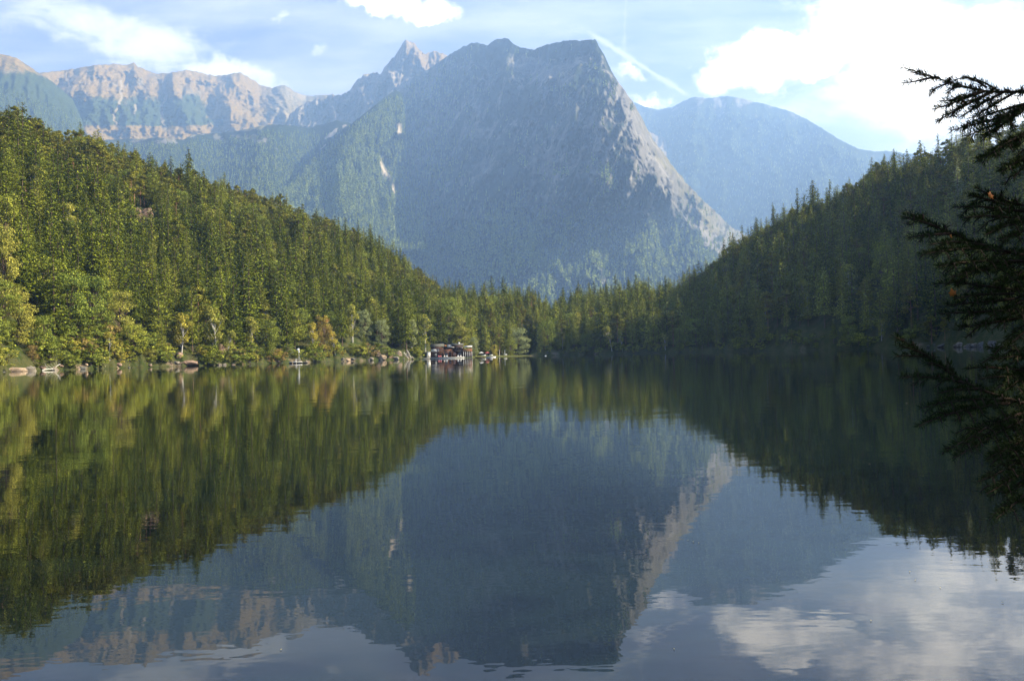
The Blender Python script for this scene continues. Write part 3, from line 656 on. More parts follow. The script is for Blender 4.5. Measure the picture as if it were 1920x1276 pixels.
# nothing tall straight in front of the sightline to the hero trees near the shore
X, Y, A, RR, tt, dsh, px = [q[ok] for q in (X, Y, A, RR, tt, dsh, px)]
Z = height(A, RR)
n = len(X); u = rs.rand(n); nz_ = fbm(X * .02, Y * .02, 3); nz2 = fbm(X * .05 + 50, Y * .05, 2)
left = px < 850; mid_ = (px >= 850) & (px < 1330); right = px >= 1330
pine = np.where(left, .03 + .66 * sstep(tt + .3 * nz_, .40, .85), np.where(mid_, .12, .22 + .25 * sstep(tt, .4, .9)))
larch = np.where(left, .10 + .10 * (nz2 > .1), np.where(mid_, .30, .24))
broad = np.where(left, .05 + .14 * (dsh < 12) + .10 * (nz2 > .22) + .06 * (tt > .6), np.where(mid_, .10 + .1 * (dsh < 50) * (px < 1000), .04))
birch = np.where(left, .03 + .10 * (dsh < 9), .02)
kind = np.full(n, 'spruce', dtype=object)
cum = pine; kind[u < cum] = 'pine'
m_ = (u >= cum) & (u < cum + larch); kind[m_] = 'larch'; cum = cum + larch
m_ = (u >= cum) & (u < cum + broad); kind[m_] = 'broad'; cum = cum + broad
m_ = (u >= cum) & (u < cum + birch); kind[m_] = 'birch'
H = np.select([kind == 'spruce', kind == 'pine', kind == 'larch', kind == 'broad'], [24 + 9 * rs.rand(n), 18 + 6 * rs.rand(n), 22 + 8 * rs.rand(n), 13 + 8 * rs.rand(n)], 13 + 7 * rs.rand(n))
H = H * .83 * np.where(tt > .8, .80, 1.0) * np.where(dsh < 5, .62, 1.0) * (0.88 + .2 * rs.rand(n)) * np.where(dsh < 10, .8 + .3 * rs.rand(n), 1)
H = H * np.where(rs.rand(n) < .14, .6, 1.0) * (1 + .28 * fbm(X * .035 + 9, Y * .035, 3))
W = .85 + .4 * rs.rand(n); W = W * np.where(kind == 'spruce', 1.15, 1.1)
var = rs.randint(0, 20, n); RZ = rs.rand(n) * 6.28

def zone(k, px, tt, dsh):
    if k == 'birch': k2 = 'pale green birch'
    elif k == 'broad': k2 = 'rounded green broadleaf tree'
    elif k == 'pine': k2 = 'olive green round pine'
    elif k == 'larch': k2 = 'light green feathery larch'
    else: k2 = 'dark green pointed spruce'
    marks_l = [(215, 'above the big tan boulder'), (395, 'above the pinkish rock slab'), (520, 'left of the raft'), (640, 'behind the raft'), (780, 'above the rock outcrop'), (900, 'near the boathouse')]
    marks_m = [(1010, 'behind the meadow'), (1130, 'left of the leaning birches'), (1345, 'right of the leaning birches')]
    marks_r = [(1480, 'near the lake end'), (1640, 'above the pale waterline'), (1760, 'beside the hanging boughs'), (5000, 'behind the hanging boughs')]
    if px < 850 or (px < 900 and px < 850): side, mk = 'left hillside', marks_l
    elif px < 1345: side, mk = 'far shore', marks_m
    else: side, mk = 'shaded right hillside', marks_r
    w = next((w for q, w in mk if px < q), mk[-1][1])
    if side == 'far shore':
        row = 'at the water' if dsh < 30 else 'in back rows'
        return f'{k2} {row}, far shore, {w}'
    row = 'at the waterside' if dsh < 14 else 'low' if tt < .3 else 'halfway up' if tt < .65 else 'on the ridge'
    return f'{k2} {row}, {side}, {w}'
CAT = {'spruce': 'spruce', 'pine': 'pine', 'larch': 'larch', 'broad': 'tree', 'birch': 'birch'}
inframe = (px > -10) & (px < 1890)
# projected size of the part of a tree that stands clear of the row in front of it
clear = np.where(dsh < 9, 1.0, .45 + .5 * (tt > .93) + .2 * (kind == 'larch')) * H / RR
chosen = np.zeros(n, bool)
order = np.argsort(-(clear + .004 * (dsh < 9)))
LIM = {'spruce': 285, 'pine': 290, 'larch': 285, 'broad': 240, 'birch': 150}
for k in LIM:
    idx = [i for i in order if kind[i] == k and inframe[i] and tt[i] < 1.02][:LIM[k]]
    chosen[idx] = True
for i in np.nonzero(chosen)[0]:
    lb = zone(kind[i], px[i], tt[i], dsh[i])
    e = place(kind[i], int(var[i]), X[i], Y[i], Z[i] - .3, H[i], RZ[i], lb, CAT[kind[i]], 'forest trees: ' + lb, sx=W[i])
    
def instancer(name, forms, P, S, SX, RZ, idx, label):
    """one object of kind stuff: points carrying whole trees"""
    me = bpy.data.meshes.new(name); me.vertices.add(len(P)); me.vertices.foreach_set('co', np.asarray(P, np.float32).ravel())
    a = me.attributes.new('scl', 'FLOAT_VECTOR', 'POINT'); a.data.foreach_set('vector', np.column_stack([S * SX, S * SX, S]).astype(np.float32).ravel())
    a = me.attributes.new('rot', 'FLOAT_VECTOR', 'POINT'); a.data.foreach_set('vector', np.column_stack([0 * RZ, 0 * RZ, RZ]).astype(np.float32).ravel())
    a = me.attributes.new('idx', 'INT', 'POINT'); a.data.foreach_set('value', np.asarray(idx, np.int32))
    o = bpy.data.objects.new(name, me); col.objects.link(o); tag(o, label, kind='stuff')
    pc = bpy.data.collections.new(name + '_forms')
    for k, f in enumerate(forms): f.name = f'{name}_form_{k:02d}'; pc.objects.link(f)
    g = bpy.data.node_groups.new(name, 'GeometryNodeTree'); g.interface.new_socket('Geometry', in_out='INPUT', socket_type='NodeSocketGeometry'); g.interface.new_socket('Geometry', in_out='OUTPUT', socket_type='NodeSocketGeometry')
    N = g.nodes; L = g.links
    gi = N.new('NodeGroupInput'); go = N.new('NodeGroupOutput'); ip = N.new('GeometryNodeInstanceOnPoints'); ci = N.new('GeometryNodeCollectionInfo')
    ci.inputs[0].default_value = pc; ci.inputs['Separate Children'].default_value = True; ci.inputs['Reset Children'].default_value = True
    def na(nm, dt):
        q = N.new('GeometryNodeInputNamedAttribute'); q.data_type = dt; q.inputs[0].default_value = nm; return q.outputs[0]
    mp = N.new('GeometryNodeMeshToPoints')
    L.new(gi.outputs[0], mp.inputs[0]); L.new(mp.outputs[0], ip.inputs['Points']); L.new(ci.outputs[0], ip.inputs['Instance']); ip.inputs['Pick Instance'].default_value = True
    L.new(na('idx', 'INT'), ip.inputs['Instance Index']); L.new(na('rot', 'FLOAT_VECTOR'), ip.inputs['Rotation']); L.new(na('scl', 'FLOAT_VECTOR'), ip.inputs['Scale'])
    L.new(ip.outputs[0], go.inputs[0])
    md = o.modifiers.new('trees', 'NODES'); md.node_group = g
    return o
for k, nm in (('spruce', 'spruce_forest'), ('pine', 'pine_forest'), ('larch', 'larch_forest'), ('broad', 'broadleaf_forest'), ('birch', 'birch_forest')):
    q = (kind == k) & ~chosen
    if k == 'birch': pass
    forms = [f[2] for f in KINDS[k][1]]
    instancer(nm, forms, np.column_stack([X[q], Y[q], Z[q] - .3]), H[q], W[q], RZ[q], var[q] % len(forms), f'the mass of {k} trees covering the hillsides behind the nearer trees')
print('TREES', n, chosen.sum(), {k: int((kind == k).sum()) for k in LIM})
# ---- far forest on the mountains
def far_tree(rs):
    P, Dn, L = [], [], []
    for k in range(9):
        f = k / 9; z = .12 + .86 * f; r_ = .17 * (1 - f) ** .8
        for j in range(6):
            ph = rs.rand() * 6.28; s = .4 + .6 * rs.rand()
            P.append((math.cos(ph) * r_ * s, math.sin(ph) * r_ * s, z - .02)); Dn.append((math.cos(ph), math.sin(ph), -.8)); L.append(.13 + .5 * r_)
    v, f = clumps(np.array(P), np.array(Dn), np.array(L), np.array(L) * .6, rs, .5)
    return mesh_np('far_tree', v, f, M['far'], link=False)
FP_ = np.concatenate(FOREST_PTS)
fr_ = np.random.RandomState(4)
instancer('distant_forest', [far_tree(np.random.RandomState(200 + i)) for i in range(5)], FP_[:, :3], FP_[:, 3], .9 + .5 * fr_.rand(len(FP_)), fr_.rand(len(FP_)) * 6.28, fr_.randint(0, 5, len(FP_)), 'countless tiny spruces covering the distant mountain slopes')
print('FAR', len(FP_))

# unseen spruces added on the near bank to shade the hanging boughs
for x_, y_, h_ in ((12.0, 3.2, 19.0), (14.0, 8.0, 21.0), (10.0, -2.5, 18.0)):
    a_ = math.atan2(x_, y_); lb = 'unseen spruce added on the near bank to shade the hanging boughs'
    place('spruce', 2, x_, y_, hgt(a_, math.hypot(x_, y_)) - .3, h_, x_, lb, 'spruce', lb, sx=1.0)
# ------------------------------------------------------------------ small solid helpers
def flatmat(name, c, rough=.8, spec=.2, var=.25, sc=3.0):
    mt, t, b = material(name, rough, spec); P = t.new('ShaderNodeNewGeometry').outputs['Position']
    t.l.new(t.mix(t.rng(t.noise(P, sc, 4, .6), .35, .65), c, tuple(x * (1 - var) for x in c)), b.inputs['Base Color']); return mt
def boards(name, c, c2, sc=1.0, axis=2):
    mt, t, b = material(name, .85, .1); P = t.new('ShaderNodeTexCoord').outputs['Object']
    s3 = [.6, .6, .6]; s3[axis] = 9.0
    t.l.new(t.mix(t.rng(t.noise(t.mapping(P, tuple(s3)), sc, 3, .6), .4, .6), c, c2), b.inputs['Base Color']); return mt
M['dark_wood'] = boards('dark_brown_boards', (0.045, 0.024, 0.018), (0.085, 0.048, 0.036))
M['warm_wood'] = boards('orange_brown_boards', (0.30, 0.13, 0.07), (0.42, 0.20, 0.11))
M['deck_wood'] = boards('grey_deck_boards', (0.50, 0.46, 0.42), (0.36, 0.33, 0.30), axis=0)
M['roof'] = boards('grey_roof_sheets', (0.07, 0.07, 0.06), (0.12, 0.12, 0.10), axis=0)
M['white'] = flatmat('white_paint', (0.80, 0.80, 0.78), .5, .3, .08)
M['black'] = flatmat('black_rubber', (0.02, 0.02, 0.022), .7)
M['metal'] = flatmat('grey_metal', (0.45, 0.46, 0.48), .4, .5, .1)
M['red'] = flatmat('faded_red_cloth', (0.55, 0.12, 0.14), .8)
M['cloth'] = flatmat('cream_cloth', (0.78, 0.74, 0.66), .8)
M['glass'] = flatmat('dark_window_glass', (0.03, 0.035, 0.04), .08, .8, .1)
M['pale_pane'] = flatmat('pale_window_glass', (0.62, 0.62, 0.60), .2, .6, .12)  # nearly white panes
M['rock_tan'] = flatmat('tan_granite', (0.40, 0.30, 0.21), .9, .1, .45, 1.4)
M['rock_pink'] = flatmat('pinkish_rock', (0.29, 0.20, 0.15), .9, .1, .5, 1.2)
M['rock_grey'] = flatmat('grey_rock', (0.26, 0.23, 0.19), .9, .1, .55, 1.6)
M['rock_dim'] = flatmat('mottled_dark_rock', (0.13, 0.13, 0.12), .9, .1, .5, 1.6)  # dark grey, mottled at random
M['leaf_orange'] = flatmat('orange_leaf', (0.62, 0.20, 0.03), .6, .2, .3, 40)
M['leaf_yellow'] = flatmat('yellow_leaf_surface', (0.35, 0.30, 0.12), .6, .2, .3, 40)
class MB:
    def __init__(s): s.p = []
    def box(s, x0, x1, y0, y1, z0, z1):
        v = np.array([(x, y, z) for z in (z0, z1) for y in (y0, y1) for x in (x0, x1)], float)
        f = np.array([(0, 2, 3, 1), (4, 5, 7, 6), (0, 1, 5, 4), (2, 6, 7, 3), (0, 4, 6, 2), (1, 3, 7, 5)]); s.p.append((v, f)); return s
    def bar(s, a, b, r=.05, k=6): s.p.append(tube([a, tuple((np.array(a) + np.array(b)) / 2), b], [r, r, r], k)); return s
    def quads(s, v, f): s.p.append((np.array(v, float), np.array(f))); return s
    def gable(s, x0, x1, y0, y1, z, h, th_=.12, over=.3):
        ym = (y0 + y1) / 2
        for sy, ye in ((-1, y0 - over), (1, y1 + over)):
            ze = z - over * h / (abs(ye - ym) - over + 1e-6)
            s.quads([(x0 - over, ye, ze), (x1 + over, ye, ze), (x1 + over, ym, z + h), (x0 - over, ym, z + h), (x0 - over, ye, ze + th_), (x1 + over, ye, ze + th_), (x1 + over, ym, z + h + th_), (x0 - over, ym, z + h + th_)],
                    [(0, 3, 2, 1), (4, 5, 6, 7), (0, 1, 5, 4), (2, 3, 7, 6), (0, 4, 7, 3), (1, 2, 6, 5)])
        return s
    def build(s, name, mat, parent=None, smooth=False):
        v, f = join(s.p); return mesh_np(name, v, f, mat, parent=parent, smooth=smooth)

# ------------------------------------------------------------------ rocks
import bmesh
def rock_mesh(seed, mat):
    bm = bmesh.new(); bmesh.ops.create_icosphere(bm, subdivisions=4, radius=1.0)
    v = np.array([q.co[:] for q in bm.verts]); f = np.array([[w.index for w in p.verts] for p in bm.faces]); bm.free()
    d = 1 + .30 * fbm(v[:, 0] * 1.1 + seed * 9, v[:, 1] * 1.1 + v[:, 2] * .8, 4, .5) + .16 * ridged(v[:, 0] * 2 + seed, v[:, 2] * 2.4 + v[:, 1] * 1.3, 3)
    v = v * d[:, None]; rr_ = np.random.RandomState(seed + 500)
    for _k in range(16):
        nn = rr_.randn(3); nn /= np.linalg.norm(nn); cc = .62 + .35 * rr_.rand(); ex = np.maximum(0, v @ nn - cc); v = v - ex[:, None] * nn * .92
    v = v * (1 + .05 * fbm(v[:, 0] * 5 + seed, v[:, 1] * 5 + v[:, 2] * 4, 3))[:, None]; v[:, 2] = np.where(v[:, 2] < 0, v[:, 2] * .5, v[:, 2])
    return mesh_np('shore_rock', v, f, M[mat], smooth=False, link=False).data
RK = {mt_: [rock_mesh(k + 10 * j, mt_) for k in range(4)] for j, mt_ in enumerate(('rock_tan', 'rock_pink', 'rock_grey', 'rock_dim'))}
def rock(px, back, w, d, h, mat, label, k=0, rz=0.0, sink=.15, name='shore_rock', group=None, zoff=0):
    r_ = shore_at(px) + back; x, y, a = polar(px, r_)
    o = bpy.data.objects.new(name, RK[mat][k % 4]); col.objects.link(o)
    o.location = (x, y, max(hgt(a, r_), -.05) - h * sink + zoff); o.scale = (w / 2, d / 2, h); o.rotation_euler = (0, 0, rz - a)
    tag(o, label, 'rock', group); return o
rock(24, .5, 6.2, 4.0, 1.25, 'rock_tan', 'big smooth tan boulder at the waterline, bottom left corner of the shore', 0, name='boulder')
rock(52, .2, 3.8, 3.5, 1.25, 'rock_grey', 'paler rounded boulder leaning against the big tan boulder', 1, name='boulder')
rock(352, 1.0, 8.5, 4, 1.3, 'rock_pink', 'long pinkish rock slab at the waterline below the yellow green birch', 2, name='rock_slab')
rock(336, 4.5, 3.5, 3, 1.8, 'rock_pink', 'upright pinkish rock behind the left end of the long slab', 1, name='rock_slab')
rock(414, 7, 6.0, 3, 4.2, 'rock_pink', 'brown pink rock ledge behind the weeping birch', 3, name='rock_slab')
rock(651, .6, 3.0, 2.2, .9, 'rock_tan', 'single pale block at the waterline left of the rock outcrop', 2)
for k, (px_, bk, w, h, mt_, wd) in enumerate([(693, 1, 3.0, 1.0, 'rock_grey', 'leftmost'), (706, 4.5, 3.8, 2.9, 'rock_tan', 'tallest tan'), (717, 1.5, 4.0, 1.8, 'rock_tan', 'broad low tan'), (729, 3.5, 3.6, 2.2, 'rock_pink', 'pinkish central'),
                                             (741, 1.0, 3.0, 1.1, 'rock_grey', 'small grey'), (748, 4.2, 3.0, 1.9, 'rock_tan', 'pointed tan'), (764, 3.0, 2.0, 1.9, 'rock_grey', 'narrow grey right hand'), (771, 1.2, 2.4, 1.0, 'rock_grey', 'rightmost low')]):
    rock(px_, bk, w, w * .8, h, mt_, f'{wd} rock of the outcrop at the water between raft and boathouse', k, name='outcrop_rock')
rock(1800, .8, 4.2, 3.5, 1.1, 'rock_grey', 'pale grey rock at the dark right shore behind the hanging boughs', 1, name='boulder')
rs = np.random.RandomState(31)
segs = [(-10, 300, 'left of the pinkish slab'), (300, 540, 'between the pinkish slab and the raft'), (540, 690, 'behind the raft'), (690, 800, 'at the rock outcrop')]
for k in range(58):
    px_ = rs.uniform(-10, 798); w = .5 + 1.6 * rs.rand() ** 2.2; sg = next(s_[2] for s_ in segs if px_ <= s_[1])
    lb = f'small rough stone at the left waterline, {sg}'
    rock(px_, rs.uniform(-.3, 1.6), w * 1.2, w, w * .45, ['rock_tan', 'rock_grey', 'rock_pink', 'rock_grey', 'rock_dim'][rs.randint(5)], lb, rs.randint(4), rs.rand() * 6, group=lb)
for k in range(22):
    px_ = rs.uniform(1740, 1900); w = .7 + 1.4 * rs.rand()
    lb = 'dim rock at the shaded right shore behind the hanging boughs'
    rock(px_, rs.uniform(-.2, 1.4), w * 1.6, w, w * .5, 'rock_dim' if rs.rand() < .7 else 'rock_grey', lb, rs.randint(4), rs.rand() * 6, group=lb)
rock(283, 128, 6, 4, 4.0, 'rock_pink', 'pinkish bare crag showing between pines high on the left hillside', 2, name='crag', zoff=.5)
rock(262, 122, 5, 4, 6.5, 'rock_pink', 'smaller reddish crag left of the pinkish crag on the left hillside', 0, name='crag', zoff=1.0)
rock(735, 88, 5, 4, 5.5, 'rock_tan', 'tan crag on the left ridge above the rock outcrop', 1, name='crag', zoff=1.5)

# ------------------------------------------------------------------ shore bushes: growth right down to the water
rs = np.random.RandomState(55)
BUSH = []
for nm_, lf, sd in (('broad', 'broad', 300), ('dull', 'larch', 310), ('pine', 'spruce', 320), ('yell', 'yellow', 330), ('rust', 'rust', 340), ('bir', 'birch', 350)):
    for k in range(2):
        c_, t_ = make_broad(np.random.RandomState(sd + k), wide=.55, low=.10, n=20, ls=.055, per=60)
        BUSH.append((lf, mesh_np('crown', c_[0], c_[1], M[lf], link=False).data, mesh_np('stem', t_[0], t_[1], M['bark'], link=False).data))
WORD = {'broad': 'green', 'larch': 'dull green', 'spruce': 'dark green', 'yellow': 'yellow', 'rust': 'rusty brown', 'birch': 'light green'}
def bush(px_, bk, h, which, sx=1.0):
    lf, cm, sm = BUSH[which]; r_ = shore_at(px_) + bk; x, y, a = polar(px_, r_)
    seg = 'left shore, above the tan boulder' if px_ < 215 else 'left shore, by the pinkish slab' if px_ < 420 else 'left shore, left of the raft' if px_ < 540 else 'left shore, behind the raft' if px_ < 690 else 'left shore, by the rock outcrop' if px_ < 800 else 'far shore beyond the meadow' if px_ < 1345 else 'shaded right shore'
    lb = f'{WORD[lf]} bush at the waterline, {seg}'
    e = bpy.data.objects.new('bush', None); col.objects.link(e); e.location = (x, y, hgt(a, r_) - .15 * h); e.rotation_euler = (0, 0, rs.rand() * 6.28); e.scale = (h * sx, h * sx, h)
    for n_, me in (('crown', cm), ('stem', sm)):
        o = bpy.data.objects.new(n_, me); col.objects.link(o); o.parent = e
    tag(e, lb, 'bush', lb)
for k in range(300):
    px_ = rs.uniform(-30, 790) if k < 175 else rs.uniform(60, 300) if k < 235 else rs.uniform(1005, 1760)
    if 0 < px_ < 62 or 332 < px_ < 372 or (695 < px_ < 770 and rs.rand() < .7): continue
    w = rs.choice(6, p=[.24, .30, .22, .06, .05, .13]) if px_ < 800 else rs.choice(6, p=[.15, .4, .4, 0, .02, .03])
    bush(px_, rs.uniform(.6, 6.5) if not 175 <= k < 235 else rs.uniform(4, 15), 2.2 + 4.0 * rs.rand() ** 1.3, w * 2 + rs.randint(2), 1.0 + .6 * rs.rand())

# ------------------------------------------------------------------ dead wood
def log(px0, b0, z0, px1, b1, z1, r0, r1, mat, label, name='fallen_trunk'):
    x0, y0, a0 = polar(px0, shore_at(px0) + b0); x1, y1, a1 = polar(px1, shore_at(px1) + b1)
    P_ = np.linspace(0, 1, 7)[:, None]; p = np.array([x0, y0, z0]) * (1 - P_) + np.array([x1, y1, z1]) * P_
    p[:, 2] += .25 * np.sin(P_[:, 0] * 3.1); v, f = tube(p, np.linspace(r0, r1, 7), 8)
    br = [(v, f)]
    for k in range(4):
        q = p[2 + k]; d = np.array([rs.randn() * .8, rs.randn() * .8, .8 + rs.rand()]); br.append(tube([q, q + d * .5, q + d], [r1 * .6, r1 * .4, r1 * .15], 4))
    v, f = join(br); return tag(mesh_np(name, v, f, M[mat]), label, 'log')
log(374, 2.5, .3, 389, 4.0, 4.4, .16, .08, 'white_bark', 'thin white trunk leaning up from the rocks beside the weeping birch')
log(360, 3, 1.8, 376, 2.2, .5, .14, .08, 'white_bark', 'bleached dead trunk lying on the pinkish slab')
log(78, -1.0, .12, 104, -1.2, .15, .16, .10, 'white_bark', 'pale floating log just right of the tan boulder', 'floating_log')
log(112, 1.0, 1.6, 100, -.3, .15, .10, .05, 'white_bark', 'thin dead branch dipping into the water by the floating log')
log(193, 3.5, 4.2, 197, 2.8, 1.2, .12, .07, 'white_bark', 'short crooked white trunk under the small golden birch')
log(762, 3, 4.2, 770, 1.0, .4, .30, .18, 'white_bark', 'thick grey dead trunk slanting down at the right end of the outcrop')
log(756, 2.4, 3.0, 765, .6, .3, .26, .16, 'white_bark', 'second grey dead trunk, lower, left of the thick one')

# ------------------------------------------------------------------ boathouse and bathing place
def frame_at(px_, r_, z=0.0):
    x, y, a = polar(px_, r_); return Vector((x, y, z)), -a
loc, rz = frame_at(845, 391)
def root_at(name, dx, dy, dz, label, cat, group=None, rot=0.0):
    p = Matrix.Rotation(rz, 3, 'Z') @ Vector((dx, dy, dz)); e = empty(name, loc + p, rz + rot); return tag(e, label, cat, group)
def window(x0, x1, z0, z1, y, parent, glass='glass', nm='window', bars=2):
    f = MB(); w = .08
    f.box(x0 - w, x1 + w, y - .06, y + .02, z1, z1 + w).box(x0 - w, x1 + w, y - .06, y + .02, z0 - w, z0).box(x0 - w, x0, y - .06, y + .02, z0, z1).box(x1, x1 + w, y - .06, y + .02, z0, z1)
    for k in range(1, bars): 
        xm = x0 + (x1 - x0) * k / bars; f.box(xm - .03, xm + .03, y - .055, y + .02, z0, z1)
    o = f.build(nm, M['white'], parent); MB().box(x0, x1, y - .02, y + .015, z0, z1).build('pane', M[glass], o); return o
def railing(x0, x1, y, z, parent, mat='warm_wood', h=1.0, solid=True):
    f = MB(); f.box(x0, x1, y - .04, y + .04, z + h - .08, z + h)
    n_ = int((x1 - x0) / .9) + 1
    for k in range(n_ + 1): xx = x0 + (x1 - x0) * k / n_; f.box(xx - .04, xx + .04, y - .038, y + .038, z, z + h - .08)
    if solid:
        for k in range(3): f.box(x0 + .01, x1 - .01, y - .02, y + .02, z + .1 + k * .28, z + .32 + k * .28)
    return f.build('railing', M[mat], parent)
bh = root_at('boathouse', 0, 0, 0, 'dark brown timber boathouse with balconies and a terrace on stilts over the water', 'boathouse')
MB().box(-9.2, -3.4, 1, 7, .5, 5.6).quads([(-9.2, 1, 5.6), (-9.2, 7, 5.6), (-9.2, 4, 6.7), (-9.199, 4, 6.7)], [(0, 1, 2, 3)]).build('wall', M['dark_wood'], bh)
MB().gable(-9.2, -3.4, 1, 7, 5.55, 1.2).build('roof', M['roof'], bh)
window(-8.9, -6.3, 3.3, 4.3, .97, bh, 'pale_pane', bars=4); window(-5.9, -5.5, 3.4, 4.3, .97, bh, 'pale_pane', bars=1); window(-7.2, -6.6, 1.3, 2.2, .97, bh, bars=2)
MB().box(-3.4, .6, 3.5, 8, .5, 5.4).build('wall', M['dark_wood'], bh)
MB().box(-3.39, .59, 1.2, 3.48, .5, 3.0).build('wall', M['warm_wood'], bh)
window(-2.8, -1.6, 1.1, 2.3, 1.17, bh); 
dd = MB().box(-.9, .1, 1.12, 1.19, .5, 2.5).build('door', M['dark_wood'], bh); MB().box(-.05, .02, 1.08, 1.12, 1.4, 1.55).build('handle', M['metal'], dd)
MB().box(-3.5, 1.0, .4, 3.48, 3.02, 3.16).build('balcony_floor', M['deck_wood'], bh)
railing(-3.4, .6, .5, 3.16, bh)
for x_ in (-3.3, -1.4, .5): MB().box(x_ - .08, x_ + .08, .42, .58, .45, 3.01).build('post', M['warm_wood'], bh)
MB().quads([(-1.6, .9, 5.2), (1.6, .9, 4.9), (1.6, 4.2, 6.1), (-1.6, 4.2, 6.3), (-1.6, .9, 5.32), (1.6, .9, 5.02), (1.6, 4.2, 6.22), (-1.6, 4.2, 6.42)], [(0, 3, 2, 1), (4, 5, 6, 7), (0, 1, 5, 4), (2, 3, 7, 6), (0, 4, 7, 3), (1, 2, 6, 5)]).build('canopy_roof', M['deck_wood'], bh)
MB().box(-3.6, -2.0, 3.2, 7, 5.42, 6.2).build('roof', M['warm_wood'], bh)
st = MB()
for k in range(12): st.box(-.2 + k * .23, .06 + k * .23, -.5, .35, .5 + (11 - k) * .22, .56 + (11 - k) * .22)
st.bar((-.1, -.5, 3.1), (2.7, -.5, .5), .07).bar((-.1, .35, 3.1), (2.7, .35, .5), .07).bar((-.1, -.5, 4.0), (2.7, -.5, 1.4), .05); st.build('stair', M['warm_wood'], bh)
MB().box(.6, 5.6, 1.5, 7.5, .5, 6.0).build('wall', M['dark_wood'], bh)
rf = MB().gable(.6, 5.6, 1.5, 7.5, 5.95, .75).build('roof', M['roof'], bh)
MB().box(3.4, 4.2, 3.9, 4.7, 6.0, 7.3).build('chimney', M['white'], rf)
MB().box(2.2, 5.8, .2, 1.48, 3.25, 3.4).build('balcony_floor', M['deck_wood'], bh); railing(2.3, 5.7, .28, 3.4, bh, 'dark_wood')
window(2.6, 3.5, 3.9, 4.8, 1.47, bh); window(4.3, 5.2, 3.9, 4.8, 1.47, bh); window(1.2, 2.0, 1.3, 2.3, 1.47, bh); window(3.6, 4.8, 1.3, 2.4, 1.47, bh)
MB().box(2.0, 5.9, -.1, 1.46, 5.15, 5.28).build('canopy_roof', M['deck_wood'], bh)
MB().box(5.62, 9.6, 2.2, 2.35, .3, 2.99).build('wall', M['dark_wood'], bh)  # dark backing added in place of the shade beneath the terrace
tm = MB().box(5.6, 9.7, -.6, 5.5, 3.0, 3.25).build('terrace_floor', M['warm_wood'], bh)
for x_ in (5.75, 6.7, 7.65, 8.6, 9.55): MB().box(x_ - .09, x_ + .09, -.5, -.32, -.6, 2.99).build('stilt', M['white'], bh)
for x_ in (5.75, 7.65, 9.55): MB().box(x_ - .09, x_ + .09, 4.9, 5.1, .2, 2.99).build('stilt', M['warm_wood'], bh)
railing(5.65, 9.65, -.5, 3.25, bh)
MB().quads([(6.3, -.5, 5.0), (9.8, -.5, 5.0), (9.8, 3.5, 5.5), (6.3, 3.5, 5.5), (6.3, -.5, 5.12), (9.8, -.5, 5.12), (9.8, 3.5, 5.62), (6.3, 3.5, 5.62)], [(0, 3, 2, 1), (4, 5, 6, 7), (0, 1, 5, 4), (2, 3, 7, 6), (0, 4, 7, 3), (1, 2, 6, 5)]).build('awning', M['cloth'], bh)
for x_ in (6.4, 9.7): MB().bar((x_, -.45, 4.2), (x_, -.45, 5.0), .05).build('awning_post', M['white'], bh)
lh = root_at('boat_shed', -10.2, .6, .45, 'small white painted shed at the left end of the bathing jetty', 'shed')
MB().box(-.8, .8, 0, 1.8, 0, 2.5).build('wall', M['white'], lh); MB().gable(-.8, .8, 0, 1.8, 2.48, .35, .08, .15).build('roof', M['metal'], lh); MB().box(-.3, .35, -.05, -.002, 0.02, 1.9).build('door', M['cloth'], lh)
jt = root_at('bathing_jetty', 0, 0, 0, 'long low bathing jetty with a white edge in front of the boathouse', 'jetty')
MB().box(-9.4, 6.2, -2.2, 1.15, .28, .45).build('deck', M['deck_wood'], jt); MB().box(-9.4, 6.2, -2.26, -2.202, .2, .5).build('edge', M['white'], jt)
for x_ in np.arange(-9, 6.1, 2.1): MB().bar((x_, -1.9, -1), (x_, -1.9, .279), .1).build('pile', M['dark_wood'], jt)
j2 = root_at('swimming_jetty', -11.6, -1.2, 0, 'dark sided floating jetty reaching left of the white shed', 'jetty')
MB().box(-2.9, 2.1, -1.2, 1.1, .22, .36).build('deck', M['white'], j2); MB().box(-2.8, 2.0, -1.1, 1.0, -.2, .219).build('float', M['black'], j2)
j3 = root_at('meadow_jetty', 18.2, -2.0, 0, 'pale low jetty at the edge of the sunny meadow', 'jetty')
MB().box(-2.2, 2.2, -1.2, 1.1, .3, .5).build('deck', M['deck_wood'], j3); MB().box(-2.15, 2.15, -1.15, 1.05, -.3, .299).build('float', M['metal'], j3)
j4 = root_at('dark_jetty', 13.0, -.4, 0, 'narrow dark jetty between the stilted terrace and the pale jetty', 'jetty')
MB().box(-2.0, 2.3, -.5, .5, .25, .38).build('deck', M['dark_wood'], j4); MB().box(-1.95, 2.25, -.45, .45, -.3, .249).build('float', M['black'], j4)
def deckchair(dx, dy, dz, mat, lab):
    e = root_at('deck_chair', dx, dy, dz, lab, 'deck chair', 'deck chairs on the bathing jetty')
    MB().bar((-.3, -.5, 0), (-.3, .5, .9)).bar((.3, -.5, 0), (.3, .5, .9)).bar((-.3, .4, 0), (-.3, -.3, .6)).bar((.3, .4, 0), (.3, -.3, .6)).build('frame', M['metal'], e)
    MB().quads([(-.28, -.35, .35), (.28, -.35, .35), (.28, .5, .95), (-.28, .5, .95), (-.28, -.35, .39), (.28, -.35, .39), (.28, .5, .99), (-.28, .5, .99)], [(0, 3, 2, 1), (4, 5, 6, 7), (0, 1, 5, 4), (2, 3, 7, 6), (0, 4, 7, 3), (1, 2, 6, 5)]).build('seat', M[mat], e)
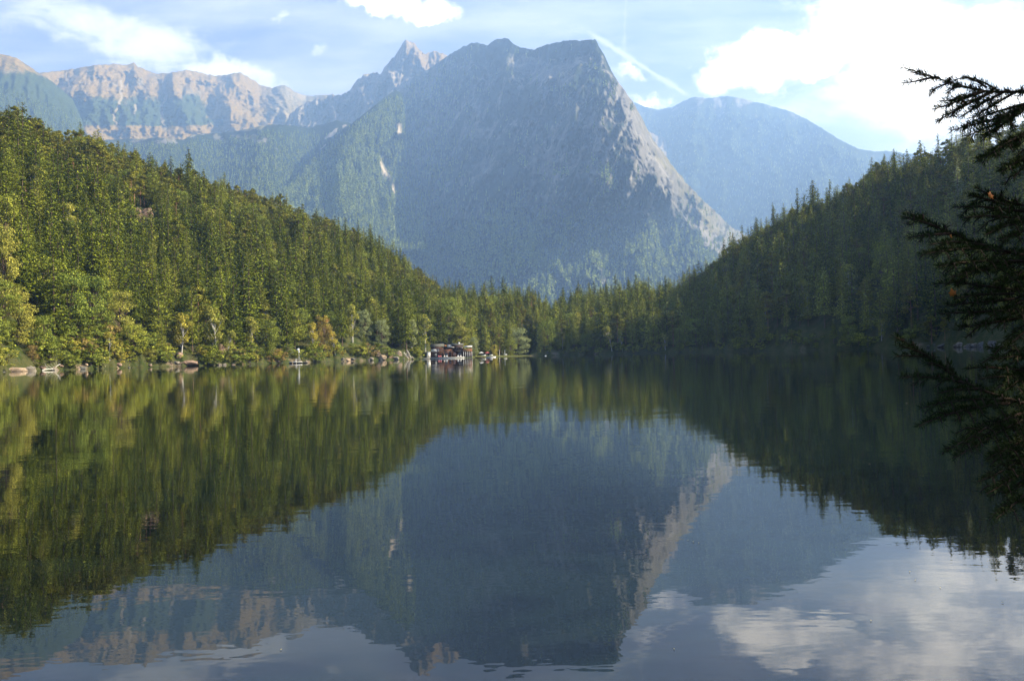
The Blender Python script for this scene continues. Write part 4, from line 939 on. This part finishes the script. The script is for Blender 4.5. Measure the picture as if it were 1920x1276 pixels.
for dx, mt_, lab in ((-5.6, 'red', 'faded red deck chair, leftmost on the jetty before the dark left block'), (-4.7, 'red', 'second faded red deck chair on the jetty'), (-3.0, 'cloth', 'cream deck chair in front of the orange brown ground floor'), (-1.9, 'white', 'white deck chair left of the outside stair'),
                 (3.2, 'white', 'white deck chair on the jetty before the middle block'), (4.4, 'cloth', 'cream deck chair on the jetty nearest the stilts')): deckchair(dx, -.8, .45, mt_, lab)
def parasol(px_, bk, h, mat, lab):
    r_ = shore_at(px_) + bk; x, y, a = polar(px_, r_); e = tag(empty('parasol', (x, y, hgt(a, r_))), lab, 'parasol')
    MB().bar((0, 0, 0), (0, 0, h), .04).build('pole', M['metal'], e)
    k = 10; v = [(0, 0, h + .05)] + [(1.3 * math.cos(q * 2 * math.pi / k), 1.3 * math.sin(q * 2 * math.pi / k), h - .45) for q in range(k)]
    mesh_np('canopy', v, [(0, 1 + q, 1 + (q + 1) % k) for q in range(k)], M[mat], parent=e)
parasol(902, 10, 2.3, 'white', 'white parasol on the meadow beside the boathouse')
parasol(913, 14, 2.2, 'red', 'faded red parasol on the meadow right of the white one')
def bench(px_, bk, lab):
    r_ = shore_at(px_) + bk; x, y, a = polar(px_, r_); e = tag(empty('park_bench', (x, y, hgt(a, r_)), -a), lab, 'bench', 'benches on the meadow')
    MB().box(-.9, .9, -.2, .2, .42, .48).build('seat', M['white'], e); MB().box(-.9, .9, .2, .25, .55, .9).build('backrest', M['white'], e)
    for s_ in (-.75, .75): MB().box(s_ - .04, s_ + .04, -.18, .24, 0, .419).build('leg', M['metal'], e)
bench(907, 5, 'white bench on the meadow near the white parasol'); bench(920, 8, 'white bench left of the small golden tree'); bench(947, 12, 'white bench right of the small golden tree')
def post(px_, bk, h, lab, name='white_post'):
    r_ = shore_at(px_) + bk; x, y, a = polar(px_, r_); e = tag(empty(name, (x, y, hgt(a, r_))), lab, 'post')
    MB().bar((0, 0, 0), (0, 0, h), .11).build('pole', M['white'], e); MB().box(-.25, .25, -.2, .2, h, h + .3).build('post_head', M['metal'], e)  # plain white pole; the metal head is an added detail
post(936, 10, 2.9, 'white post on the meadow right of the small golden tree'); post(946, 12, 2.7, 'white post on the meadow left of the round willow')

# ------------------------------------------------------------------ raft with a mast
def wpt(px_, py_):
    v = F_ * FP + R_ * (px_ - CX) + U_ * (CY - py_); k = -CAMH / v[2]; return v[0] * k, v[1] * k
rx, ry = polar(558, 288)[:2]; ra = math.atan2(rx, ry)
rf_ = tag(empty('swimming_raft', (rx, ry, 0), -ra), 'flat swimming raft with a tall instrument mast, afloat off the left shore', 'raft')
MB().box(-2.9, 1.4, -1.6, 1.6, .38, .52).build('deck', M['white'], rf_)
MB().box(1.42, 3.2, -1.0, 1.0, .34, .46).build('side_platform', M['deck_wood'], rf_)
for x_ in (-2.3, -1.1, .1, 1.0): MB().box(x_ - .45, x_ + .45, -1.5, 1.5, -.2, .379).build('float', M['black'], rf_)
for y_ in (-.8, .8): MB().box(1.6, 3.0, y_ - .15, y_ + .15, -.15, .339).build('float', M['black'], rf_)
ms = MB().bar((.3, 0, .52), (.3, 0, 5.1), .085).bar((-.8, 0, .52), (.3, 0, 2.2), .03).bar((1.1, 0, .52), (.3, 0, 2.2), .03).build('mast', M['metal'], rf_)
MB().box(.1, .6, -.12, .12, 3.5, 4.0).build('instrument_box', M['white'], ms); MB().quads([(-.25, -.2, 4.3), (.5, -.2, 4.3), (.5, .3, 4.8), (-.25, .3, 4.8), (-.25, -.18, 4.36), (.5, -.18, 4.36), (.5, .32, 4.86), (-.25, .32, 4.86)], [(0, 3, 2, 1), (4, 5, 6, 7), (0, 1, 5, 4), (2, 3, 7, 6), (0, 4, 7, 3), (1, 2, 6, 5)]).build('solar_panel', M['white'], ms)
MB().bar((-.7, 0, .5), (-.7, 0, 1.5), .06).bar((-.4, 0, .5), (-.4, 0, 1.5), .06).bar((-.7, 0, 1.5), (-.4, 0, 1.5), .06).build('ladder_rail', M['white'], rf_)
bx, by = polar(1022, 405)[:2]
by_ = bpy.data.objects.new('mooring_buoy', RK['rock_tan'][0].copy()); by_.data.materials.clear(); by_.data.materials.append(M['white']); col.objects.link(by_); by_.location = (bx, by, 0); by_.scale = (.45, .45, .4)
tag(by_, 'small white buoy floating alone before the dark far shore', 'buoy')

# ------------------------------------------------------------------ leaves floating on the lake
rs = np.random.RandomState(8)
def leaf_mesh(nm, mat, maple=False):
    pts_ = [(0, -1), (.25, -.6), (.9, -.7), (.65, -.2), (1.05, .25), (.55, .3), (.35, .6), (0, 1.15), (-.35, .6), (-.55, .3), (-1.05, .25), (-.65, -.2), (-.9, -.7), (-.25, -.6)] if maple else [(0, -1), (.35, -.5), (.5, 0), (.35, .5), (0, 1), (-.35, .5), (-.5, 0), (-.35, -.5)]
    n_ = len(pts_); v = [(x, y, .10 * x * x + (.01 if maple else 0)) for x, y in pts_] + [(x, y, .10 * x * x - .04) for x, y in pts_] + [(0, 0, 0.0), (0, 0, -.04)]
    f = [(2 * n_, q, (q + 1) % n_) for q in range(n_)] + [(2 * n_ + 1, n_ + (q + 1) % n_, n_ + q) for q in range(n_)] + [(q, n_ + q, n_ + (q + 1) % n_) for q in range(n_)] + [(q, n_ + (q + 1) % n_, (q + 1) % n_) for q in range(n_)]
    return mesh_np(nm, v, f, M[mat], link=False).data
LM = leaf_mesh('floating_leaf', 'leaf_yellow')
for k, (px_, py_, s_) in enumerate([(175, 938, .05), (635, 833, .08), (800, 677, .8), (1300, 1016, .035), (1290, 1013, .03), (1310, 1018, .03), (1706, 1072, .025), (1716, 1088, .02), (1763, 1102, .02), (1633, 1164, .02), (527, 1218, .02), (1264, 1217, .02), (715, 773, .14), (950, 905, .05), (1630, 870, .06), (1700, 756, .14), (1880, 1130, .025)]):
    x, y = wpt(px_, py_); o = bpy.data.objects.new('floating_leaf', LM); col.objects.link(o); o.location = (x, y, s_ * .05 + .004); o.scale = (s_ * .33,) * 3; o.rotation_euler = (0, 0, rs.rand() * 6)
    tag(o, 'tiny pale yellow leaf floating on the calm water', 'leaf', 'leaves floating on the lake')

# ------------------------------------------------------------------ the near spruce whose boughs hang in from the right
M['near_needles'] = None
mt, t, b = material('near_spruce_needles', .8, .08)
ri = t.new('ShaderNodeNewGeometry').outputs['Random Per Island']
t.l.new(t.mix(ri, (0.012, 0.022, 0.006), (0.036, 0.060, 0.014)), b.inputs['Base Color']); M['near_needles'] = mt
M['twig'] = bark('brown_twig', (0.022, 0.014, 0.010), (0.045, 0.028, 0.02))
rs = np.random.RandomState(12)
def p3(px_, py_, d):
    v = F_ * FP + R_ * (px_ - CX) + U_ * (CY - py_); v = v / np.linalg.norm(v); return v * d + np.array([0, 0, CAMH])
def resample(P_, step):
    P_ = np.asarray(P_, float); n0 = len(P_); tt_ = np.linspace(0, 1, n0)
    if n0 > 2:   # smooth the polyline
        tq = np.linspace(0, 1, n0 * 6); Q = np.stack([np.interp(tq, tt_, P_[:, k]) for k in range(3)], 1)
        ker = np.array([1, 2, 3, 2, 1.]) / 9
        for k in range(3): Q[2:-2, k] = np.convolve(Q[:, k], ker, 'valid')
    else: Q = P_
    L = np.concatenate([[0], np.cumsum(np.linalg.norm(np.diff(Q, axis=0), axis=1))]); n_ = max(3, int(L[-1] / step) + 1)
    s_ = np.linspace(0, L[-1], n_); return np.stack([np.interp(s_, L, Q[:, k]) for k in range(3)], 1)
def needles(path, dens=1100, ln=.0165, wd=.0017):
    Q = resample(path, .01); seg = np.linalg.norm(np.diff(Q, axis=0), axis=1); Lt = seg.sum(); n_ = max(6, int(Lt * dens))
    s_ = rs.rand(n_) * (len(Q) - 1.001); i_ = s_.astype(int); fr = (s_ - i_)[:, None]; P_ = Q[i_] * (1 - fr) + Q[i_ + 1] * fr
    tg = Q[i_ + 1] - Q[i_]; tg /= np.linalg.norm(tg, axis=1)[:, None] + 1e-9
    r_ = rs.randn(n_, 3); r_ -= (r_ * tg).sum(1)[:, None] * tg; r_ /= np.linalg.norm(r_, axis=1)[:, None]; r_[:, 2] += .35
    d = tg * .75 + r_ * .85; d /= np.linalg.norm(d, axis=1)[:, None]; l_ = ln * (.7 + .5 * rs.rand(n_))[:, None]
    w_ = np.cross(d, rs.randn(n_, 3)); w_ /= np.linalg.norm(w_, axis=1)[:, None]
    V_ = np.stack([P_, P_ + d * l_ * .5 + w_ * wd * .5, P_ + d * l_, P_ + d * l_ * .5 - w_ * wd * .5], 1).reshape(-1, 3)
    return V_, np.arange(n_ * 4).reshape(n_, 4)
def spray(path, wood, leaf, r0=.004, tw=.16, step=.035, dens=1100, depth=1, bare=0.0, side=None):
    """path from base to tip; adds the stem, its needles and side twigs"""
    Q = resample(path, .03); n_ = len(Q); wood.append(tube(Q, np.linspace(r0, .0012, n_), 5))
    leaf.append(needles(Q[int(n_ * bare):] if n_ - int(n_ * bare) > 2 else Q, dens))
    L = (n_ - 1) * .03
    if depth <= 0: return
    k = 0; s_ = .06 + .3 * bare * L
    tip = Q[-1] - Q[0]; tip /= np.linalg.norm(tip) + 1e-9
    lat = side if side is not None else np.cross(tip, [0, 0, 1.]); lat = lat / (np.linalg.norm(lat) + 1e-9)
    while s_ < L - .02:
        i_ = min(n_ - 2, int(s_ / .03)); tg = Q[i_ + 1] - Q[i_]; tg /= np.linalg.norm(tg) + 1e-9
        ll = tw * (.35 + .65 * min(1, (L - s_) / (.45 * L + .01))) * (.7 + .5 * rs.rand())
        sg = 1 if k % 2 == 0 else -1; d = tg * .75 + lat * sg * .75 + np.array([0, 0, -.12 - .25 * rs.rand()]) + rs.randn(3) * .10; d /= np.linalg.norm(d)
        b0 = Q[i_]; m1 = b0 + d * ll * .5 + np.array([0, 0, .01]); e1 = b0 + d * ll + np.array([0, 0, -.10 * ll])
        spray([b0, m1, e1], wood, leaf, r0 * .5, tw * .4, step * .9, dens, depth - 1)
        k += 1; s_ += step * (.7 + .6 * rs.rand())
tree = tag(empty('spruce_tree', (3.35, 3.0, .3)), 'near dark spruce whose needled boughs hang into view at the right edge', 'spruce')
off = np.array([3.35, 3.0, .3])
def bough(paths):
    """paths: list of (points [(px,py,d)...] tip first, r0, tw, depth, bare)"""
    wood, leaf = [], []
    for pts_, r0, tw, dp, bare in paths:
        P_ = np.array([p3(*q) for q in pts_[::-1]])
        spray(P_ - off, wood, leaf, r0, tw * .62, .036, 1200, dp, bare)
    v, f = join(wood); o = mesh_np('bough', v, f, M['twig'], parent=tree); v, f = join(leaf); mesh_np('needles', v, f, M['near_needles'], parent=o); return o
bough([([(1695, 127, 2.45), (1740, 141, 2.48), (1785, 156, 2.5), (1840, 171, 2.55), (1900, 173, 2.62), (1990, 166, 2.75), (2120, 130, 3.1)], .008, .05, 1, 0),
       ([(1694, 156, 2.40), (1715, 153, 2.43), (1745, 146, 2.48)], .003, .02, 0, 0), ([(1712, 136, 2.44), (1735, 142, 2.47)], .002, .02, 0, 0),
       ([(1742, 179, 2.40), (1757, 163, 2.44), (1785, 154, 2.5)], .003, .03, 1, 0), ([(1775, 176, 2.42), (1786, 165, 2.45), (1802, 160, 2.5)], .003, .03, 0, 0),
       ([(1762, 189, 2.40), (1800, 186, 2.45), (1842, 170, 2.55)], .004, .05, 1, 0), ([(1751, 205, 2.38), (1785, 194, 2.43), (1822, 180, 2.5), (1845, 171, 2.55)], .004, .06, 1, 0),
       ([(1756, 228, 2.36), (1780, 214, 2.40), (1815, 195, 2.47), (1860, 172, 2.57)], .005, .09, 1, 0), ([(1788, 150, 2.52), (1800, 144, 2.53), (1822, 146, 2.54), (1850, 164, 2.56)], .003, .03, 0, 0), ([(1806, 143, 2.6), (1832, 148, 2.6), (1855, 160, 2.6), (1872, 170, 2.6)], .003, .02, 0, 0),
       ([(1797, 222, 2.40), (1830, 200, 2.46), (1880, 174, 2.6)], .004, .08, 1, 0), ([(1822, 222, 2.44), (1850, 205, 2.5), (1900, 175, 2.62)], .004, .08, 1, 0)])
bough([([(1783, 245, 2.35), (1820, 235, 2.42), (1870, 222, 2.5), (1930, 195, 2.65), (2010, 170, 2.8), (2130, 150, 3.1)], .007, .12, 2, 0), ([(1812, 256, 2.35), (1850, 240, 2.42), (1900, 215, 2.55), (1960, 188, 2.7)], .004, .10, 1, 0),
       ([(1842, 262, 2.4), (1870, 240, 2.48), (1920, 205, 2.6)], .004, .09, 1, 0), ([(1800, 240, 2.5), (1850, 215, 2.55), (1920, 195, 2.6)], .004, .10, 1, 0)])
bough([([(1833, 300, 2.3), (1860, 287, 2.36), (1910, 262, 2.5), (1980, 225, 2.7), (2130, 190, 3.0)], .007, .13, 2, 0), ([(1850, 294, 2.3), (1880, 272, 2.4), (1940, 240, 2.55)], .004, .10, 1, 0), ([(1878, 322, 2.3), (1905, 305, 2.4), (1960, 265, 2.55), (2060, 220, 2.8)], .005, .12, 2, 0), ([(1900, 335, 2.3), (1930, 300, 2.4), (1990, 260, 2.6)], .005, .12, 1, 0)])
bough([([(1829, 351, 2.5), (1850, 362, 2.52), (1890, 378, 2.6), (1960, 395, 2.7), (2120, 400, 3.0)], .007, .11, 1, 0), ([(1816, 366, 2.45), (1840, 370, 2.5), (1890, 385, 2.6)], .004, .07, 1, 0), ([(1788, 389, 2.4), (1830, 386, 2.46), (1880, 392, 2.55), (1960, 400, 2.7)], .005, .11, 1, 0),
       ([(1806, 408, 2.4), (1850, 404, 2.46), (1900, 408, 2.55), (1980, 415, 2.7)], .005, .12, 2, 0), ([(1848, 440, 2.4), (1880, 425, 2.5), (1940, 410, 2.6)], .004, .11, 1, 0), ([(1870, 452, 2.45), (1900, 440, 2.5), (1960, 420, 2.65)], .004, .12, 1, 0)])
bough([([(1699, 397, 2.30), (1722, 407, 2.33), (1760, 428, 2.4), (1810, 448, 2.5), (1880, 470, 2.6), (1980, 490, 2.8), (2130, 480, 3.1)], .008, .09, 1, 0), ([(1692, 406, 2.27), (1720, 412, 2.3), (1760, 426, 2.38)], .003, .05, 1, 0), ([(1703, 446, 2.25), (1735, 440, 2.3), (1780, 438, 2.4)], .004, .07, 1, 0),
       ([(1728, 478, 2.2), (1765, 470, 2.28), (1820, 465, 2.4), (1880, 470, 2.55)], .004, .11, 2, 0), ([(1745, 458, 2.3), (1790, 452, 2.4), (1850, 460, 2.5)], .004, .10, 1, 0), ([(1758, 500, 2.2), (1800, 492, 2.3), (1860, 488, 2.45), (1950, 490, 2.6)], .005, .12, 2, 0), ([(1780, 520, 2.3), (1830, 505, 2.4), (1900, 500, 2.55)], .004, .13, 2, 0)])
bough([([(1758, 533, 2.4), (1790, 528, 2.44), (1840, 535, 2.5), (1920, 545, 2.65), (2120, 530, 3.0)], .007, .10, 1, 0), ([(1790, 560, 2.35), (1830, 552, 2.42), (1900, 550, 2.55)], .004, .10, 1, 0), ([(1776, 572, 2.4), (1820, 568, 2.45), (1900, 560, 2.6)], .004, .09, 1, 0), ([(1762, 588, 2.4), (1820, 585, 2.48), (1890, 582, 2.6), (2000, 570, 2.8)], .005, .11, 2, 0), ([(1800, 615, 2.5), (1860, 605, 2.6), (1940, 590, 2.7)], .005, .12, 2, 0)])
bough([([(1679, 632, 2.15), (1700, 642, 2.18), (1735, 665, 2.24), (1775, 695, 2.32), (1815, 720, 2.4), (1870, 742, 2.5), (1960, 765, 2.65), (2120, 760, 3.0)], .009, .07, 1, .12), ([(1686, 648, 2.13), (1712, 654, 2.17), (1738, 666, 2.23)], .003, .03, 0, 0), ([(1678, 668, 2.12), (1705, 666, 2.16), (1740, 669, 2.24)], .003, .03, 0, 0), ([(1735, 680, 2.2), (1752, 680, 2.24), (1770, 690, 2.3)], .003, .03, 0, 0), ([(1776, 674, 2.34), (1782, 685, 2.34), (1788, 702, 2.35)], .003, .03, 1, 0),
       ([(1689, 707, 2.1), (1725, 706, 2.16), (1770, 708, 2.27), (1812, 718, 2.38)], .004, .07, 1, 0), ([(1760, 737, 2.2), (1790, 730, 2.27), (1840, 728, 2.42)], .004, .08, 1, 0), ([(1729, 765, 2.1), (1765, 755, 2.18), (1820, 748, 2.33), (1890, 748, 2.5)], .005, .11, 2, 0), ([(1723, 798, 2.05), (1760, 782, 2.14), (1815, 765, 2.3), (1890, 755, 2.5)], .005, .11, 2, 0),
       ([(1775, 845, 2.1), (1810, 825, 2.2), (1860, 795, 2.35), (1940, 765, 2.6)], .005, .12, 2, 0), ([(1790, 858, 2.15), (1830, 835, 2.25), (1890, 800, 2.4), (1960, 770, 2.6)], .005, .12, 2, 0)])
bough([([(1813, 690, 2.6), (1850, 688, 2.64), (1900, 692, 2.7), (2000, 700, 2.9), (2120, 690, 3.1)], .007, .12, 2, 0), ([(1835, 710, 2.6), (1880, 705, 2.65), (1950, 705, 2.8)], .004, .11, 1, 0), ([(1850, 650, 2.7), (1900, 655, 2.75), (1980, 660, 2.9)], .005, .12, 2, 0)])
bough([([(1833, 902, 2.2), (1865, 890, 2.28), (1910, 865, 2.4), (1980, 830, 2.6), (2130, 800, 3.0)], .007, .12, 2, 0), ([(1850, 925, 2.2), (1885, 905, 2.3), (1940, 875, 2.45), (2000, 840, 2.6)], .005, .12, 2, 0), ([(1868, 972, 2.2), (1895, 950, 2.3), (1940, 910, 2.45), (2000, 860, 2.65)], .005, .13, 2, 0), ([(1850, 860, 2.3), (1900, 835, 2.45), (1970, 800, 2.6)], .005, .13, 2, 0)])
for j_, (y0_, y1_) in enumerate(((455, 520), (505, 575), (560, 640), (650, 720), (735, 790), (780, 850), (830, 915))):
    bough([([(1862 + 14 * (j_ % 3), y0_ + 25, 2.6), (1892, y0_ + 18, 2.65), (1930, (y0_ + y1_) / 2 - 15, 2.75), (2020, y0_, 2.9), (2140, y0_ - 15, 3.15)], .007, .16, 2, 0),
           ([(1885, y1_ + 12, 2.55), (1900, y1_, 2.65), (1970, y0_ + 20, 2.8)], .005, .16, 2, 0)])
# the rest of the tree, mostly beyond the right edge: trunk and boughs in every direction
v, f = tube([(0, 0, -.6), (0.02, 0, 2), (0, .03, 5), (.02, 0, 9), (0, 0, 13)], [.20, .17, .14, .08, .02], 12); mesh_np('trunk', v, f, M['bark'], parent=tree, smooth=True)
forms_ = []
for k in range(4):
    wood, leaf = [], []
    P_ = np.array([(0, 0, 0), (.5, 0, .02), (1.1, 0, -.12), (1.7, 0, -.2)]) * (1, 1, 1.0)
    Q = resample(P_, .03); wood.append(tube(Q, np.linspace(.014, .003, len(Q)), 5)); leaf.append(needles(Q[len(Q) // 3:], 700))
    for i_ in range(8, len(Q) - 2, 3):
        for sg in (-1, 1):
            ll = .50 * (1 - .6 * i_ / len(Q)) * (.7 + .5 * rs.rand()); b0 = Q[i_]; d = np.array([.65, .75 * sg, -.15 - .2 * rs.rand()]); d /= np.linalg.norm(d)
            spray([b0, b0 + d * ll * .5, b0 + d * ll + np.array([0, 0, -.12 * ll])], wood, leaf, .004, .13, .05, 750, 1)
    v1, f1 = join(wood); v2, f2 = join(leaf)
    forms_.append((mesh_np('bough', v1, f1, M['twig'], link=False).data, mesh_np('needles', v2, f2, M['near_needles'], link=False).data))
view_edge = math.atan((1915 - CX) / FP)
nb_ = 0
while nb_ < 100:
    z_ = .5 + 8.5 * rs.rand() ** 1.2; ph = rs.rand() * 6.283; s_ = (.75 + .5 * rs.rand()) * (1 - z_ / 16)
    tipx, tipy = off[0] + math.cos(ph) * 1.7 * s_, off[1] + math.sin(ph) * 1.7 * s_
    az_ = math.atan2(tipx, tipy); lim_ = view_edge - .012 if 1.3 < z_ + .3 < 2.0 or z_ + .3 < 1.2 else view_edge + .02
    if az_ < lim_ and z_ < 5: nb_ += .2; continue
    if z_ > 5 and az_ < .3: continue
    a_, b_ = forms_[rs.randint(4)]
    o = bpy.data.objects.new('bough', a_); col.objects.link(o); o.parent = tree; o.location = (0, 0, z_); o.rotation_euler = (rs.uniform(-.2, .2), rs.uniform(-.15, .2), ph); o.scale = (s_,) * 3
    q = bpy.data.objects.new('needles', b_); col.objects.link(q); q.parent = o; nb_ += 1
OM = leaf_mesh('maple_leaf', 'leaf_orange', True)
for px_, py_, d, s_, rot, lab in ((1857, 366, 2.49, .011, (1.3, .3, .4), 'bright orange leaf caught on the second bough from the top'), (1786, 549, 2.40, .011, (1.5, -.2, .1), 'dark orange leaf hanging from the bough tip above the waterline'), (1783, 443, 2.40, .006, (1.4, .6, .5), 'small brown orange leaf stuck on the long middle bough')):
    o = bpy.data.objects.new('maple_leaf', OM); col.objects.link(o); o.location = p3(px_, py_, d); o.scale = (s_,) * 3; o.rotation_euler = rot; tag(o, lab, 'leaf')
# ------------------------------------------------------------------ haze: one box of even air round everything
hz = bpy.data.meshes.new('haze')
x0, x1, y0, y1, z0, z1 = -9900, 12000, -9900, 13600, -9.5, 3600
hz.from_pydata([(x0, y0, z0), (x1, y0, z0), (x1, y1, z0), (x0, y1, z0), (x0, y0, z1), (x1, y0, z1), (x1, y1, z1), (x0, y1, z1)], [],
               [(0, 3, 2, 1), (4, 5, 6, 7), (0, 1, 5, 4), (1, 2, 6, 5), (2, 3, 7, 6), (3, 0, 4, 7)])
ho = bpy.data.objects.new('haze', hz); col.objects.link(ho); tag(ho, 'pale blue haze hanging in the valley air', kind='stuff')
hm = bpy.data.materials.new('haze_air'); hm.use_nodes = True; t = NT(hm.node_tree); t.n.clear()
pv = t.new('ShaderNodeVolumePrincipled'); pv.inputs['Color'].default_value = (0.35, 0.57, 1.0, 1); pv.inputs['Density'].default_value = 0.000105
pv.inputs['Anisotropy'].default_value = 0.2; pv.inputs['Absorption Color'].default_value = (0.15, 0.15, 0.15, 1)
mo = t.new('ShaderNodeOutputMaterial'); t.l.new(pv.outputs[0], mo.inputs['Volume']); hz.materials.append(hm)
scene.cycles.volume_bounces = 1; scene.cycles.max_bounces = 6; scene.cycles.diffuse_bounces = 1; scene.cycles.glossy_bounces = 3
scene.cycles.use_denoising = True
